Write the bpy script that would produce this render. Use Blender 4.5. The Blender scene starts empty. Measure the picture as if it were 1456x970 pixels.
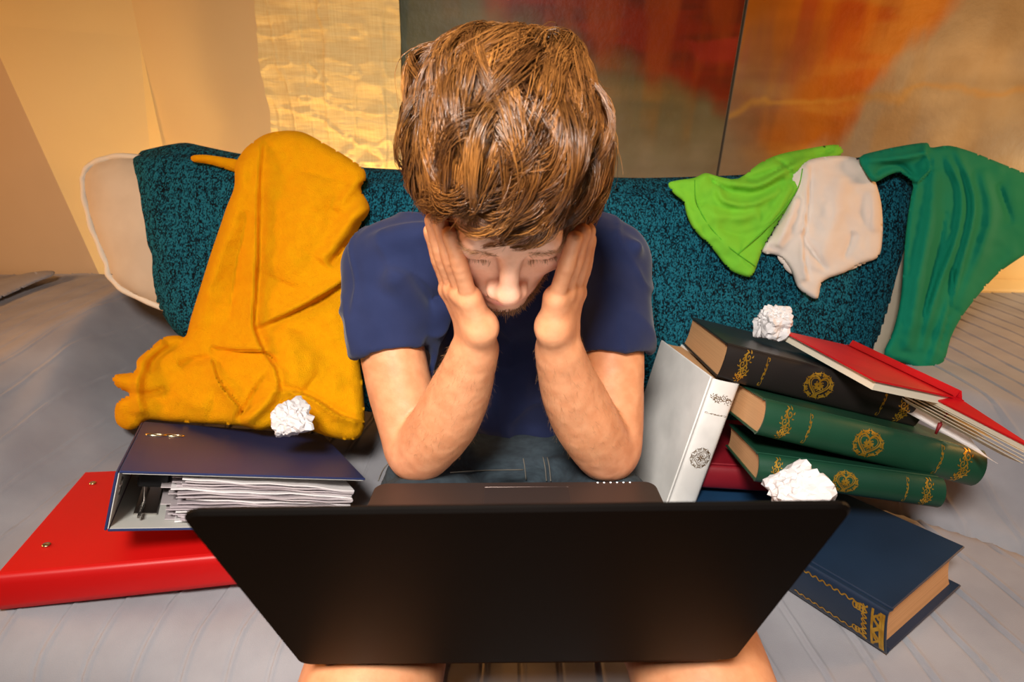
import bpy, math
import numpy as np
from mathutils import Matrix, Vector
D = np.array
rng = np.random.default_rng(7)
SC = bpy.context.scene
COL = SC.collection

# ------------------------------------------------------------------ camera
F, CX, CY, CH = 750., 728., 485., 1.02
_dn = D([-51., 1790., F]); _dn /= np.linalg.norm(_dn)
_fw = D([0, 0, 1.]) - _dn*_dn[2]; _fw /= np.linalg.norm(_fw)
_rt = np.cross(_dn, _fw)
RW = D([_rt, _fw, -_dn])            # camera (right, down, forward) -> world
C0 = D([0, 0, CH])
cam = bpy.data.cameras.new('camera'); cam.lens = F/1456*36; cam.sensor_width = 36
cam.clip_start = .02; cam.dof.use_dof = True; cam.dof.focus_distance = .66; cam.dof.aperture_fstop = 6.5
co = bpy.data.objects.new('camera', cam); COL.objects.link(co)
cm = np.eye(4); cm[:3, 0] = RW[:, 0]; cm[:3, 1] = -RW[:, 1]; cm[:3, 2] = -RW[:, 2]; cm[:3, 3] = C0
co.matrix_world = Matrix(cm.tolist()); SC.camera = co

# ------------------------------------------------------------------ light
w = bpy.data.worlds.new('room'); SC.world = w; w.use_nodes = True
w.node_tree.nodes['Background'].inputs[0].default_value = (1, .82, .62, 1)
w.node_tree.nodes['Background'].inputs[1].default_value = .035
SC.view_settings.view_transform = 'Standard'; SC.view_settings.look = 'None'
SC.view_settings.gamma = 1; SC.view_settings.use_curve_mapping = False
SC.view_settings.exposure = 0.0
def area(name, loc, to, size, power, col, spread=180):
    l = bpy.data.lights.new(name, 'AREA'); l.shape = 'DISK'; l.size = size; l.energy = power; l.color = col
    l.spread = math.radians(spread)
    o = bpy.data.objects.new(name, l); COL.objects.link(o); o.location = loc
    o.rotation_euler = (Vector(to)-Vector(loc)).to_track_quat('-Z', 'Y').to_euler(); return o
area('key_light', (-.16, -.22, 1.62), (0, .70, .5), .28, 12.2, (1, .95, .88), 110)
area('room_lamp_left', (-1.75, .45, 1.15), (-.1, .8, .7), .35, 11, (1, .44, .11))
area('room_lamp_right', (1.8, .65, 1.25), (.1, .8, .7), .35, 12, (1, .48, .15))
def point(name, loc, power, col, r):
    l = bpy.data.lights.new(name, 'POINT'); l.energy = power; l.color = col; l.shadow_soft_size = r
    o = bpy.data.objects.new(name, l); COL.objects.link(o); o.location = loc
point('floor_lamp_light_left', (-.48, 1.44, .60), 17, (1, .66, .26), .04)
point('floor_lamp_light_right', (1.75, 1.33, .95), 5, (1, .80, .5), .05)

# ------------------------------------------------------------------ helpers
def ray(px, py):
    px = np.asarray(px, float); py = np.asarray(py, float)
    c = np.stack([(px-CX)/F, (py-CY)/F, np.ones_like(px)], -1); return c@RW.T
def pY(px, py, Y): r = ray(px, py); return C0 + r*(np.asarray(Y)/r[..., 1])[..., None]
def pZ(px, py, z): r = ray(px, py); return C0 + r*((z-CH)/r[..., 2])[..., None]
def proj(p):
    c = (np.asarray(p)-C0)@RW; return CX+F*c[..., 0]/c[..., 2], CY+F*c[..., 1]/c[..., 2]
def rot(e):
    a, b, c = e; ca, sa, cb, sb, cc, sc = np.cos(a), np.sin(a), np.cos(b), np.sin(b), np.cos(c), np.sin(c)
    return D([[cc, -sc, 0], [sc, cc, 0], [0, 0, 1]])@D([[cb, 0, sb], [0, 1, 0], [-sb, 0, cb]])@D([[1, 0, 0], [0, ca, -sa], [0, sa, ca]])
def nrm(v): v = np.asarray(v, float); return v/np.linalg.norm(v)
def sstep(t): t = np.clip(t, 0, 1); return t*t*(3-2*t)

def tag(o, label=None, cat=None, group=None, kind=None):
    if label: o['label'] = label
    if cat: o['category'] = cat
    if group: o['group'] = group
    if kind: o['kind'] = kind
    return o
def empty(name, loc, label, cat, group=None, M=None):
    o = bpy.data.objects.new(name, None); COL.objects.link(o); o.empty_display_size = .05
    m = np.eye(4); m[:3, 3] = loc
    if M is not None: m[:3, :3] = M
    o.matrix_world = Matrix(m.tolist()); return tag(o, label, cat, group)
def mesh(name, v, f, m, parent=None, smooth=True, world=True, attrs=None):
    """v (n,3), f list or int array; world=True: v are world coords, else local to parent"""
    v = np.asarray(v, np.float64)
    me = bpy.data.meshes.new(name)
    if isinstance(f, np.ndarray):
        n, k = f.shape
        me.vertices.add(len(v)); me.loops.add(n*k); me.polygons.add(n)
        me.vertices.foreach_set('co', v.astype(np.float32).ravel())
        me.loops.foreach_set('vertex_index', f.astype(np.int32).ravel())
        me.polygons.foreach_set('loop_start', np.arange(0, n*k, k, dtype=np.int32))
        me.polygons.foreach_set('loop_total', np.full(n, k, np.int32))
        me.update(calc_edges=True)
    else:
        me.from_pydata(v.tolist(), [], f)
    me.polygons.foreach_set('use_smooth', np.full(len(me.polygons), smooth)); me.update()
    if attrs:
        for an, av in attrs.items():
            a = me.color_attributes.new(an, 'FLOAT_COLOR', 'POINT')
            av = np.asarray(av, np.float32)
            if av.shape[1] == 3: av = np.hstack([av, np.ones((len(av), 1), np.float32)])
            a.data.foreach_set('color', av.ravel())
    me.materials.append(m)
    o = bpy.data.objects.new(name, me); COL.objects.link(o)
    if parent is not None:
        o.parent = parent
        if world: o.matrix_parent_inverse = Matrix(np.linalg.inv(D(parent.matrix_world)).tolist())
    return o
class MB:
    def __init__(s): s.v = []; s.f = []; s.n = 0
    def add(s, v, f):
        s.v.append(np.asarray(v, float)); s.f += [[i+s.n for i in q] for q in f]; s.n += len(v); return s
    def box(s, lo, hi, M=None, b=0):
        x0, y0, z0 = lo; x1, y1, z1 = hi
        if b <= 0:
            v = D([[x, y, z] for x in (x0, x1) for y in (y0, y1) for z in (z0, z1)], float)
            f = [[0, 1, 3, 2], [4, 6, 7, 5], [0, 4, 5, 1], [2, 3, 7, 6], [0, 2, 6, 4], [1, 5, 7, 3]]
        else:   # chamfered box
            v = []; idx = {}
            for i in (0, 1):
                for j in (0, 1):
                    for k in (0, 1):
                        p = [[x0, x1][i], [y0, y1][j], [z0, z1][k]]; sg = [1-2*i, 1-2*j, 1-2*k]
                        for ax in range(3):
                            q = list(p)
                            for a in range(3):
                                if a != ax: q[a] += sg[a]*b
                            idx[(i, j, k, ax)] = len(v); v.append(q)
            v = D(v); f = []
            for ax in range(3):
                a1, a2 = (ax+1) % 3, (ax+2) % 3
                for s0 in (0, 1):
                    q = []
                    for u, w_ in ((0, 0), (1, 0), (1, 1), (0, 1)):
                        t = [0, 0, 0]; t[ax] = s0; t[a1] = u; t[a2] = w_; q.append(idx[(*t, ax)])
                    f.append(q if s0 else q[::-1])
            for ax in range(3):        # edges along ax
                a1, a2 = (ax+1) % 3, (ax+2) % 3
                for u in (0, 1):
                    for w_ in (0, 1):
                        t0 = [0, 0, 0]; t0[a1] = u; t0[a2] = w_; t1 = list(t0); t1[ax] = 1
                        q = [idx[(*t0, a1)], idx[(*t1, a1)], idx[(*t1, a2)], idx[(*t0, a2)]]
                        f.append(q if (u ^ w_) else q[::-1])
            for i in (0, 1):
                for j in (0, 1):
                    for k in (0, 1):
                        q = [idx[(i, j, k, a)] for a in range(3)]; f.append(q if (i+j+k) % 2 else q[::-1])
        if M is not None: v = v@D(M)[:3, :3].T + D(M)[:3, 3]
        return s.add(v, f)
    def tube(s, pts, r, n=8, closed=False):
        pts = np.asarray(pts, float); m = len(pts); r = np.broadcast_to(r, (m,))
        t = np.gradient(pts, axis=0) if not closed else np.roll(pts, -1, 0)-np.roll(pts, 1, 0)
        t /= np.linalg.norm(t, axis=1)[:, None]+1e-12
        a = nrm(np.cross(t[0], [.3, .2, .93])); fr = []
        for i in range(m):
            a = a-t[i]*(a@t[i]); a = nrm(a); fr.append(a)
        fr = D(fr); b = np.cross(t, fr); an = np.linspace(0, 2*np.pi, n, endpoint=False)
        v = pts[:, None]+r[:, None, None]*(fr[:, None]*np.cos(an)[None, :, None]+b[:, None]*np.sin(an)[None, :, None])
        f = []
        for i in range(m if closed else m-1):
            k = (i+1) % m
            for j in range(n): f.append([i*n+j, i*n+(j+1) % n, k*n+(j+1) % n, k*n+j])
        if not closed: f += [list(range(n))[::-1], [(m-1)*n+j for j in range(n)]]
        return s.add(v.reshape(-1, 3), f)
    def grid(s, P, flip=False):
        P = np.asarray(P, float); a, b = P.shape[:2]; f = []
        for i in range(a-1):
            for j in range(b-1):
                q = [i*b+j, (i+1)*b+j, (i+1)*b+j+1, i*b+j+1]; f.append(q[::-1] if flip else q)
        return s.add(P.reshape(-1, 3), f)
    def disc(s, c, nv, r, h, n=20):
        nv = nrm(nv); a = nrm(np.cross(nv, [.1, .9, .3])); b = np.cross(nv, a); an = np.linspace(0, 2*np.pi, n, endpoint=False)
        ring = lambda rr, hh: D(c)+nv*hh+rr*(np.cos(an)[:, None]*a+np.sin(an)[:, None]*b)
        v = np.vstack([ring(r, 0), ring(r, h*.7), ring(r*.8, h), [D(c)+nv*h*1.05]])
        f = [[i*n+j, i*n+(j+1) % n, (i+1)*n+(j+1) % n, (i+1)*n+j] for i in range(2) for j in range(n)]
        f += [[2*n+j, 2*n+(j+1) % n, 3*n] for j in range(n)]; f.append(list(range(n))[::-1])
        return s.add(v, f)
    def build(s, name, m, parent=None, smooth=False, world=True):
        return mesh(name, np.vstack(s.v), s.f, m, parent, smooth, world)

def _hash(i, j, k, sd):
    h = (i*374761393 + j*668265263 + k*2147483647 + sd*974634777) & 0xffffffff
    h = ((h ^ (h >> 13))*1274126177) & 0xffffffff
    return ((h ^ (h >> 16)) & 0xffff)/65535.*2-1
def vnoise(p, sd=0):
    p = np.asarray(p, float); i = np.floor(p).astype(np.int64); f = p-i; f = f*f*(3-2*f); r = 0
    for a in (0, 1):
        for b in (0, 1):
            for c in (0, 1):
                wt = (f[..., 0] if a else 1-f[..., 0])*(f[..., 1] if b else 1-f[..., 1])*(f[..., 2] if c else 1-f[..., 2])
                r = r + wt*_hash(i[..., 0]+a, i[..., 1]+b, i[..., 2]+c, sd)
    return r
def fbm(p, sd=0, o=3):
    p = np.asarray(p, float); return sum(vnoise(p*2**k, sd+k)*.5**k for k in range(o))
def crom(pts, n=8, closed=False):
    P = np.asarray(pts, float); m = len(P); out = []
    g = (lambda i: P[i % m]) if closed else (lambda i: P[min(max(i, 0), m-1)])
    for i in range(m if closed else m-1):
        a, b, c, d = g(i-1), g(i), g(i+1), g(i+2)
        for t in np.linspace(0, 1, n, endpoint=False):
            out.append(.5*((2*b)+(-a+c)*t+(2*a-5*b+4*c-d)*t*t+(-a+3*b-3*c+d)*t**3))
    if not closed: out.append(P[-1])
    return D(out)

# ------------------------------------------------------------------ materials
def mat(name, col, rough=.6, col2=None, nscale=8, bump=0, bscale=200, metal=0, spec=.5, sheen=0, sss=0, attr=None,
        stretch=(1, 1, 1), detail=4, coat=0, bdist=.001, ramp=(.35, .65), bstretch=(1, 1, 1)):
    m = bpy.data.materials.new(name); m.use_nodes = True; nt = m.node_tree; N, L = nt.nodes, nt.links
    b = N['Principled BSDF']; b.inputs['Base Color'].default_value = (*col, 1)
    b.inputs['Roughness'].default_value = rough; b.inputs['Metallic'].default_value = metal
    b.inputs['Specular IOR Level'].default_value = spec
    if sheen: b.inputs['Sheen Weight'].default_value = sheen; b.inputs['Sheen Roughness'].default_value = .5
    if coat: b.inputs['Coat Weight'].default_value = coat; b.inputs['Coat Roughness'].default_value = .15
    if sss:
        b.inputs['Subsurface Weight'].default_value = sss; b.inputs['Subsurface Radius'].default_value = (1, .35, .2)
        b.inputs['Subsurface Scale'].default_value = .006
    tc = N.new('ShaderNodeTexCoord'); src = None
    if attr:
        a = N.new('ShaderNodeVertexColor'); a.layer_name = attr; src = a.outputs['Color']
    if col2 is not None:
        mp = N.new('ShaderNodeMapping'); mp.inputs['Scale'].default_value = stretch; L.new(tc.outputs['Object'], mp.inputs[0])
        n = N.new('ShaderNodeTexNoise'); n.inputs['Scale'].default_value = nscale; n.inputs['Detail'].default_value = detail
        L.new(mp.outputs[0], n.inputs['Vector'])
        r = N.new('ShaderNodeMapRange'); r.inputs['From Min'].default_value = ramp[0]; r.inputs['From Max'].default_value = ramp[1]
        L.new(n.outputs['Fac'], r.inputs['Value'])
        mx = N.new('ShaderNodeMix'); mx.data_type = 'RGBA'; L.new(r.outputs[0], mx.inputs[0])
        if src is not None:
            mx.blend_type = 'MULTIPLY'; L.new(src, mx.inputs[6]); mx.inputs[7].default_value = (*col2, 1)
        else:
            mx.inputs[6].default_value = (*col, 1); mx.inputs[7].default_value = (*col2, 1)
        src = mx.outputs[2]
    if src is not None: L.new(src, b.inputs['Base Color'])
    if bump:
        mp = N.new('ShaderNodeMapping'); mp.inputs['Scale'].default_value = bstretch; L.new(tc.outputs['Object'], mp.inputs[0])
        n = N.new('ShaderNodeTexNoise'); n.inputs['Scale'].default_value = bscale; n.inputs['Detail'].default_value = 3
        L.new(mp.outputs[0], n.inputs['Vector'])
        bp = N.new('ShaderNodeBump'); bp.inputs['Strength'].default_value = bump; bp.inputs['Distance'].default_value = bdist
        L.new(n.outputs['Fac'], bp.inputs['Height']); L.new(bp.outputs[0], b.inputs['Normal'])
    return m
def weave(name, cols, rough, sx, sz, bump=.8, bd=.002):
    """knitted cloth: short dashes staggered along columns"""
    m = mat(name, cols[0], rough); nt = m.node_tree; N, L = nt.nodes, nt.links; b = N['Principled BSDF']
    tc = N.new('ShaderNodeTexCoord'); mp = N.new('ShaderNodeMapping'); mp.inputs['Scale'].default_value = (sx, sx*.4, sz)
    L.new(tc.outputs['Object'], mp.inputs[0])
    v = N.new('ShaderNodeTexVoronoi'); v.inputs['Scale'].default_value = 1; L.new(mp.outputs[0], v.inputs['Vector'])
    v.inputs['Randomness'].default_value = .75
    n = N.new('ShaderNodeTexNoise'); n.inputs['Scale'].default_value = 26; n.inputs['Detail'].default_value = 5
    m2 = N.new('ShaderNodeMapping'); m2.inputs['Scale'].default_value = (4.5, 1, .45); L.new(tc.outputs['Object'], m2.inputs[0]); L.new(m2.outputs[0], n.inputs['Vector'])
    sp = N.new('ShaderNodeSeparateColor'); L.new(v.outputs['Color'], sp.inputs[0])
    ad = N.new('ShaderNodeMath'); ad.operation = 'ADD'; L.new(sp.outputs[0], ad.inputs[0]); L.new(n.outputs['Fac'], ad.inputs[1])
    sb = N.new('ShaderNodeMath'); sb.operation = 'MULTIPLY_ADD'; L.new(v.outputs['Distance'], sb.inputs[0]); sb.inputs[1].default_value = -.62; L.new(ad.outputs[0], sb.inputs[2])
    cr = N.new('ShaderNodeValToRGB'); e = cr.color_ramp.elements
    e[0].position = .12; e[0].color = (*cols[0], 1); e[1].position = .98; e[1].color = (*cols[3], 1)
    x = e.new(.42); x.color = (*cols[1], 1); x = e.new(.66); x.color = (*cols[2], 1)
    L.new(sb.outputs[0], cr.inputs[0]); L.new(cr.outputs[0], b.inputs['Base Color'])
    bp = N.new('ShaderNodeBump'); bp.inputs['Strength'].default_value = bump; bp.inputs['Distance'].default_value = bd; bp.invert = True
    L.new(v.outputs['Distance'], bp.inputs['Height']); L.new(bp.outputs[0], b.inputs['Normal']); b.inputs['Specular IOR Level'].default_value = .12; return m
M = {}
M['wall'] = mat('painted_wall', (.88, .69, .37), .85, (.84, .65, .35), 3, .15, 90)
M['wall_dim'] = mat('painted_wall_shaded', (.66, .52, .36), .85, (.60, .47, .32), 3, .15, 90)  # darker copy of the wall paint: dimness of grazing light put into the colour
M['wood_floor'] = mat('floor_wood', (.25, .14, .07), .5, (.16, .08, .04), 6, stretch=(1, 12, 1))
M['cover'] = mat('grey_cotton_cover', (.37, .36, .385), .95, (.31, .30, .325), 10, .5, 900, bdist=.0006, spec=.15)
M['beige'] = mat('natural_canvas', (.62, .52, .40), .85, (.55, .45, .34), 12, .4, 900, bdist=.0006)
M['piping'] = mat('cream_piping', (.75, .67, .55), .8, None, 8, .3, 1500, bdist=.0004)
M['teal'] = weave('teal_knit', [(.001, .003, .005), (.003, .014, .022), (.003, .055, .088), (.013, .14, .20)], .95, 430, 300, .8)
M['yellow'] = mat('terry_cloth', (1.0, .44, .002), 1, (.98, .40, .002), 60, 1.0, 620, bdist=.004, spec=.1)
M['lime'] = mat('lime_jersey', (.19, .54, .03), .85, (.17, .50, .03), 6, .2, 1500, spec=.25, bdist=.0004)
M['lime_seam'] = mat('lime_seam_thread', (.09, .42, .01), .8)
M['whitecloth'] = mat('white_jersey', (.74, .64, .56), .85, (.70, .60, .53), 20, .2, 1500, bdist=.0004)
M['green'] = mat('green_jersey', (.0, .21, .12), .85, (.0, .19, .108), 6, .15, 1500, bdist=.0004, spec=.25)
M['shirt'] = mat('navy_cotton', (.017, .025, .078), .9, (.013, .020, .066), 25, .25, 1400, sheen=.12, bdist=.0004, spec=.2)
M['denim'] = mat('blue_denim', (.025, .04, .052), .9, (.014, .023, .032), 60, .5, 1200, stretch=(1, 1, 4), bdist=.0006)
M['denim_thread'] = mat('denim_thread', (.10, .09, .075), .8)
M['skin'] = mat('skin', (.8, .5, .36), .5, (.88, .80, .75), 60, .35, 420, sss=.12, attr='tint', spec=.35, bdist=.0006)
M['lash'] = mat('brow_hair', (.16, .075, .03), .5)
M['black_plastic'] = mat('black_lid_plastic', (.0035, .0022, .0018), .5, (.0025, .0017, .0013), 5, spec=.08)
M['bezel'] = mat('black_bezel', (.008, .008, .009), .35)
M['palmrest'] = mat('brown_metal_palmrest', (.085, .055, .046), .35, (.075, .05, .042), 3, metal=.55)
M['keys'] = mat('black_keys', (.012, .012, .013), .5)
M['touch'] = mat('dark_touchpad', (.055, .038, .034), .3, metal=.4)
M['pages'] = mat('page_edges', (.72, .39, .18), .8, (.60, .31, .13), 3, .6, 3, stretch=(1, 1, 300), bstretch=(1, 1, 400), bdist=.0006)
M['paper'] = mat('white_paper', (.80, .76, .76), .75, (.74, .70, .70), 10)
M['paper_cream'] = mat('cream_paper', (.74, .66, .52), .8)
M['plastic_sleeve'] = mat('clear_sleeves', (.60, .53, .54), .22, (.50, .43, .46), 25, coat=.4)
M['gold'] = mat('gold_foil', (.75, .42, .05), .35, (.55, .27, .02), 90, metal=.75)
M['bronze'] = mat('bronze_foil', (.24, .15, .06), .45, (.14, .08, .03), 90, metal=.5)
M['brass'] = mat('brass', (.75, .6, .35), .25, metal=1)
M['steel'] = mat('steel', (.55, .52, .48), .25, metal=1)
M['red_plastic'] = mat('red_board', (.62, .004, .004), .45, (.58, .003, .003), 4, .15, 700, bdist=.0004)
M['blue_plastic'] = mat('navy_board', (.022, .035, .12), .42, (.018, .028, .10), 4, .2, 700, bdist=.0004)
M['binder_in'] = mat('white_lining', (.58, .57, .53), .6)
def cover(n, c, r=.45): return mat(n, c, r, tuple(x*.75 for x in c), 9, .3, 500, bdist=.0004)
M['bk_black'] = cover('black_leather', (.016, .012, .011), .38)
M['bk_green'] = cover('green_leather', (.010, .065, .032), .42)
M['bk_green2'] = cover('dark_green_leather', (.008, .058, .03), .42)
M['bk_navy'] = cover('navy_leather', (.012, .028, .06), .4)
M['bk_white'] = cover('white_leather', (.93, .90, .86), .4)
M['bk_red'] = cover('red_leather', (.60, .006, .012), .4)
M['bk_darkred'] = cover('dark_red_leather', (.22, .006, .014), .45)
M['bk_blue'] = cover('blue_leather', (.012, .05, .12), .45)
M['ink'] = mat('print_ink', (.05, .045, .04), .8)
M['ribbon'] = mat('red_ribbon', (.22, .005, .01), .6)
M['canvas'] = mat('painted_canvas', (.5, .4, .3), .42, (.80, .74, .66), 7, .5, 60, attr='paint', detail=7, spec=.18, bdist=.002)
M['canvas_edge'] = mat('canvas_edge', (.22, .16, .10), .8)
m = bpy.data.materials.new('screen'); m.use_nodes = True; b = m.node_tree.nodes['Principled BSDF']
b.inputs['Base Color'].default_value = (.02, .02, .02, 1); b.inputs['Emission Color'].default_value = (1, .93, .88, 1); b.inputs['Emission Strength'].default_value = 2.8
M['screen'] = m
m = bpy.data.materials.new('led'); m.use_nodes = True; b = m.node_tree.nodes['Principled BSDF']
b.inputs['Emission Color'].default_value = (1, .95, .9, 1); b.inputs['Emission Strength'].default_value = 1.5; M['led'] = m
# curtain: thin woven cloth lit by the lamp behind the sofa
M['curtain'] = mat('golden_woven_curtain', (1, .80, .38), .75, (.84, .60, .23), 22, .7, 45, stretch=(.35, 1, 3.2), detail=8, ramp=(.3, .7), bstretch=(.6, 1, 3), bdist=.004)

nt = M['curtain'].node_tree; N, L = nt.nodes, nt.links; mx = [n for n in N if n.type == 'MIX'][0]; old = mx.inputs[0].links[0].from_socket
tc = N.new('ShaderNodeTexCoord'); mp = N.new('ShaderNodeMapping'); mp.inputs['Scale'].default_value = (70, 1, 4); L.new(tc.outputs['Object'], mp.inputs[0])
n1 = N.new('ShaderNodeTexNoise'); n1.inputs['Scale'].default_value = 4; n1.inputs['Detail'].default_value = 3; L.new(mp.outputs[0], n1.inputs['Vector'])
mp = N.new('ShaderNodeMapping'); mp.inputs['Scale'].default_value = (4, 1, 70); L.new(tc.outputs['Object'], mp.inputs[0])
n2 = N.new('ShaderNodeTexNoise'); n2.inputs['Scale'].default_value = 4; n2.inputs['Detail'].default_value = 3; L.new(mp.outputs[0], n2.inputs['Vector'])
a1 = N.new('ShaderNodeMath'); a1.operation = 'ADD'; L.new(n1.outputs[0], a1.inputs[0]); L.new(n2.outputs[0], a1.inputs[1])
a2 = N.new('ShaderNodeMath'); a2.operation = 'MULTIPLY_ADD'; L.new(old, a2.inputs[0]); a2.inputs[1].default_value = .35; L.new(a1.outputs[0], a2.inputs[2])
r = N.new('ShaderNodeMapRange'); r.inputs['From Min'].default_value = .75; r.inputs['From Max'].default_value = 1.65; L.new(a2.outputs[0], r.inputs['Value']); L.new(r.outputs[0], mx.inputs[0])

# ------------------------------------------------------------------ SDF sculpting
def cone(a, b, ra, rb):
    a, b = D(a, float), D(b, float); ab = b-a; l2 = ab@ab+1e-12
    def f(p):
        t = np.clip(((p-a)@ab)/l2, 0, 1); return np.linalg.norm(p-a-t[..., None]*ab, axis=-1)-(ra+(rb-ra)*t)
    return f, np.minimum(a-ra, b-rb), np.maximum(a+ra, b+rb)
def ell(c, r, A=None):
    c, r = D(c, float), D(r, float); A = np.eye(3) if A is None else D(A)   # rows: local axes
    def f(p):
        q = (p-c)@A.T; k0 = np.linalg.norm(q/r, axis=-1); k1 = np.linalg.norm(q/r**2, axis=-1)+1e-9; return k0*(k0-1)/k1
    e = np.sqrt(((A*r[:, None])**2).sum(0)); return f, c-e, c+e
def halfspace(c, n):
    c, n = D(c, float), nrm(n); return (lambda p: (p-c)@n), None, None
class Vol:
    def __init__(s, lo, hi, h):
        s.lo, s.h = D(lo, float), h; s.n = np.ceil((D(hi)-s.lo)/h).astype(int)+1; s.a = np.full(s.n, .03, np.float32)
    def _sl(s, lo, hi, m):
        if lo is None: return tuple(slice(0, k) for k in s.n)
        a = np.clip(((lo-m-s.lo)/s.h).astype(int), 0, s.n); b = np.clip(((hi+m-s.lo)/s.h).astype(int)+2, 0, s.n)
        return tuple(slice(x, y) for x, y in zip(a, b))
    def _p(s, sl):
        g = np.meshgrid(*[np.arange(q.start, q.stop) for q in sl], indexing='ij'); return np.stack(g, -1)*s.h+s.lo
    def add(s, prim, k=.01):
        f, lo, hi = prim; sl = s._sl(lo, hi, k+.012)
        if any(q.stop <= q.start for q in sl): return s
        d = f(s._p(sl)); a = s.a[sl]; h = np.maximum(k-np.abs(a-d), 0)/max(k, 1e-6)
        s.a[sl] = np.minimum(a, d)-h*h*k/4; return s
    def sub(s, prim, k=.006):
        f, lo, hi = prim; sl = s._sl(lo, hi, k+.01)
        if any(q.stop <= q.start for q in sl): return s
        d = -f(s._p(sl)); a = s.a[sl]; h = np.maximum(k-np.abs(a-d), 0)/max(k, 1e-6)
        s.a[sl] = np.maximum(a, d)+h*h*k/4; return s
    def chain(s, pts, rs, k=.01, k0=None):
        for i in range(len(pts)-1): s.add(cone(pts[i], pts[i+1], rs[i], rs[i+1]), k if i or k0 is None else k0)
        return s
    def surf(s):
        a = s.a; ins = a < 0; c = np.zeros(tuple(s.n-1), int); acc = np.zeros((*(s.n-1), 3)); cnt = np.zeros(tuple(s.n-1))
        S = lambda o, n: tuple(slice(o_, n_-1+o_) for o_, n_ in zip(o, n))
        cor = [(i, j, k) for i in (0, 1) for j in (0, 1) for k in (0, 1)]
        for o in cor: c += ins[S(o, s.n)]
        act = (c > 0) & (c < 8); I = np.argwhere(act)
        vals = {o: a[I[:, 0]+o[0], I[:, 1]+o[1], I[:, 2]+o[2]].astype(float) for o in cor}
        ac = np.zeros((len(I), 3)); cn = np.zeros(len(I))
        for o in cor:
            for ax in range(3):
                if o[ax]: continue
                q = list(o); q[ax] = 1; q = tuple(q); v0, v1 = vals[o], vals[q]; cr = (v0 < 0) != (v1 < 0)
                t = np.where(cr, v0/np.where(cr, v0-v1, 1), 0); P = np.tile(D(o, float), (len(I), 1)); P[:, ax] = t
                ac[cr] += P[cr]; cn[cr] += 1
        V = (I+ac/cn[:, None])*s.h+s.lo
        idx = -np.ones(tuple(s.n-1), int); idx[act] = np.arange(len(I)); Q = []
        for ax in range(3):
            b, cx_ = (ax+1) % 3, (ax+2) % 3
            sl0 = [slice(1, -1)]*3; sl0[ax] = slice(0, -1); sl1 = list(sl0); sl1[ax] = slice(1, None)
            x, y = ins[tuple(sl0)], ins[tuple(sl1)]; e = np.argwhere(x != y); off = D([1, 1, 1]); off[ax] = 0; e = e+off
            fl = ins[e[:, 0], e[:, 1], e[:, 2]]
            def g(db, dc):
                q = e.copy(); q[:, b] -= db; q[:, cx_] -= dc; return idx[q[:, 0], q[:, 1], q[:, 2]]
            q = np.stack([g(1, 1), g(0, 1), g(0, 0), g(1, 0)], 1); q[~fl] = q[~fl][:, ::-1]; Q.append(q)
        Q = np.vstack(Q); return V, Q[(Q >= 0).all(1)]
def relax(V, Q, it=2, lam=.5):
    for _ in range(it):
        s = np.zeros_like(V); n = np.zeros(len(V))
        for k in range(4):
            for d in (1, 3): np.add.at(s, Q[:, k], V[Q[:, (k+d) % 4]]); np.add.at(n, Q[:, k], 1)
        V = V+lam*(s/np.maximum(n, 1)[:, None]-V)
    return V
def vnormals(V, Q):
    fn = np.cross(V[Q[:, 2]]-V[Q[:, 0]], V[Q[:, 3]]-V[Q[:, 1]]); n = np.zeros_like(V)
    for k in range(4): np.add.at(n, Q[:, k], fn)
    return n/(np.linalg.norm(n, axis=1)[:, None]+1e-12)

# ------------------------------------------------------------------ cloth relief
class TPS:
    def __init__(s, c):
        c = D(c, float); s.p = c[:, :2]/100; z = c[:, 2]; n = len(c)
        K = s.k(s.p, s.p)+np.eye(n)*1e-4; P = np.hstack([np.ones((n, 1)), s.p]); A = np.zeros((n+3, n+3)); A[:n, :n] = K; A[:n, n:] = P; A[n:, :n] = P.T
        s.w = np.linalg.solve(A, np.r_[z, 0, 0, 0])
    def k(s, a, b): d = np.linalg.norm(a[:, None]-b[None], axis=-1); return d*d*np.log(d+1e-9)
    def __call__(s, x, y):
        q = np.stack([np.ravel(x), np.ravel(y)], -1)/100; return (s.k(q, s.p)@s.w[:-3]+s.w[-3]+q@s.w[-2:]).reshape(np.shape(x))
def pl_dist(x, y, pts):
    """distance, sign, excess beyond the ends of a polyline"""
    best = np.full(x.shape, 1e9); sg = np.zeros(x.shape); ex = np.zeros(x.shape); tt = np.zeros(x.shape); n = len(pts)-1
    for i in range(n):
        a, b = pts[i], pts[i+1]; d = b-a; L = d@d+1e-9; tr = ((x-a[0])*d[0]+(y-a[1])*d[1])/L; t = np.clip(tr, 0, 1)
        dx, dy = x-a[0]-t*d[0], y-a[1]-t*d[1]; q = np.hypot(dx, dy); m_ = q < best
        best = np.where(m_, q, best); sg = np.where(m_, np.sign(d[0]*(y-a[1])-d[1]*(x-a[0])), sg); tt = np.where(m_, (i+t)/n, tt)
        e = np.where((i == 0) & (tr < 0), -tr*np.sqrt(L), np.where((i == n-1) & (tr > 1), (tr-1)*np.sqrt(L), 0)); ex = np.where(m_, e, ex)
    return best, sg, ex, tt
def fold_h(x, y, folds):
    h = np.zeros(x.shape)
    for (pts, wd, amp, kind) in folds:
        P = crom(pts, 5); d, sg, ex, tt = pl_dist(x, y, P); s = d*sg/wd
        if kind == 'r': g = np.exp(-s*s)
        elif kind == 'v': g = -np.exp(-np.abs(s)*1.4)
        else: g = np.where(s >= 0, np.exp(-s*.9), np.exp(-(s/.16)**2)-.25*np.exp(-((s+.35)/.3)**2))
        h += amp*g*np.sin(np.pi*np.clip(tt, .0, 1))**.45*np.exp(-(ex/wd)**2)
    return h
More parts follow.
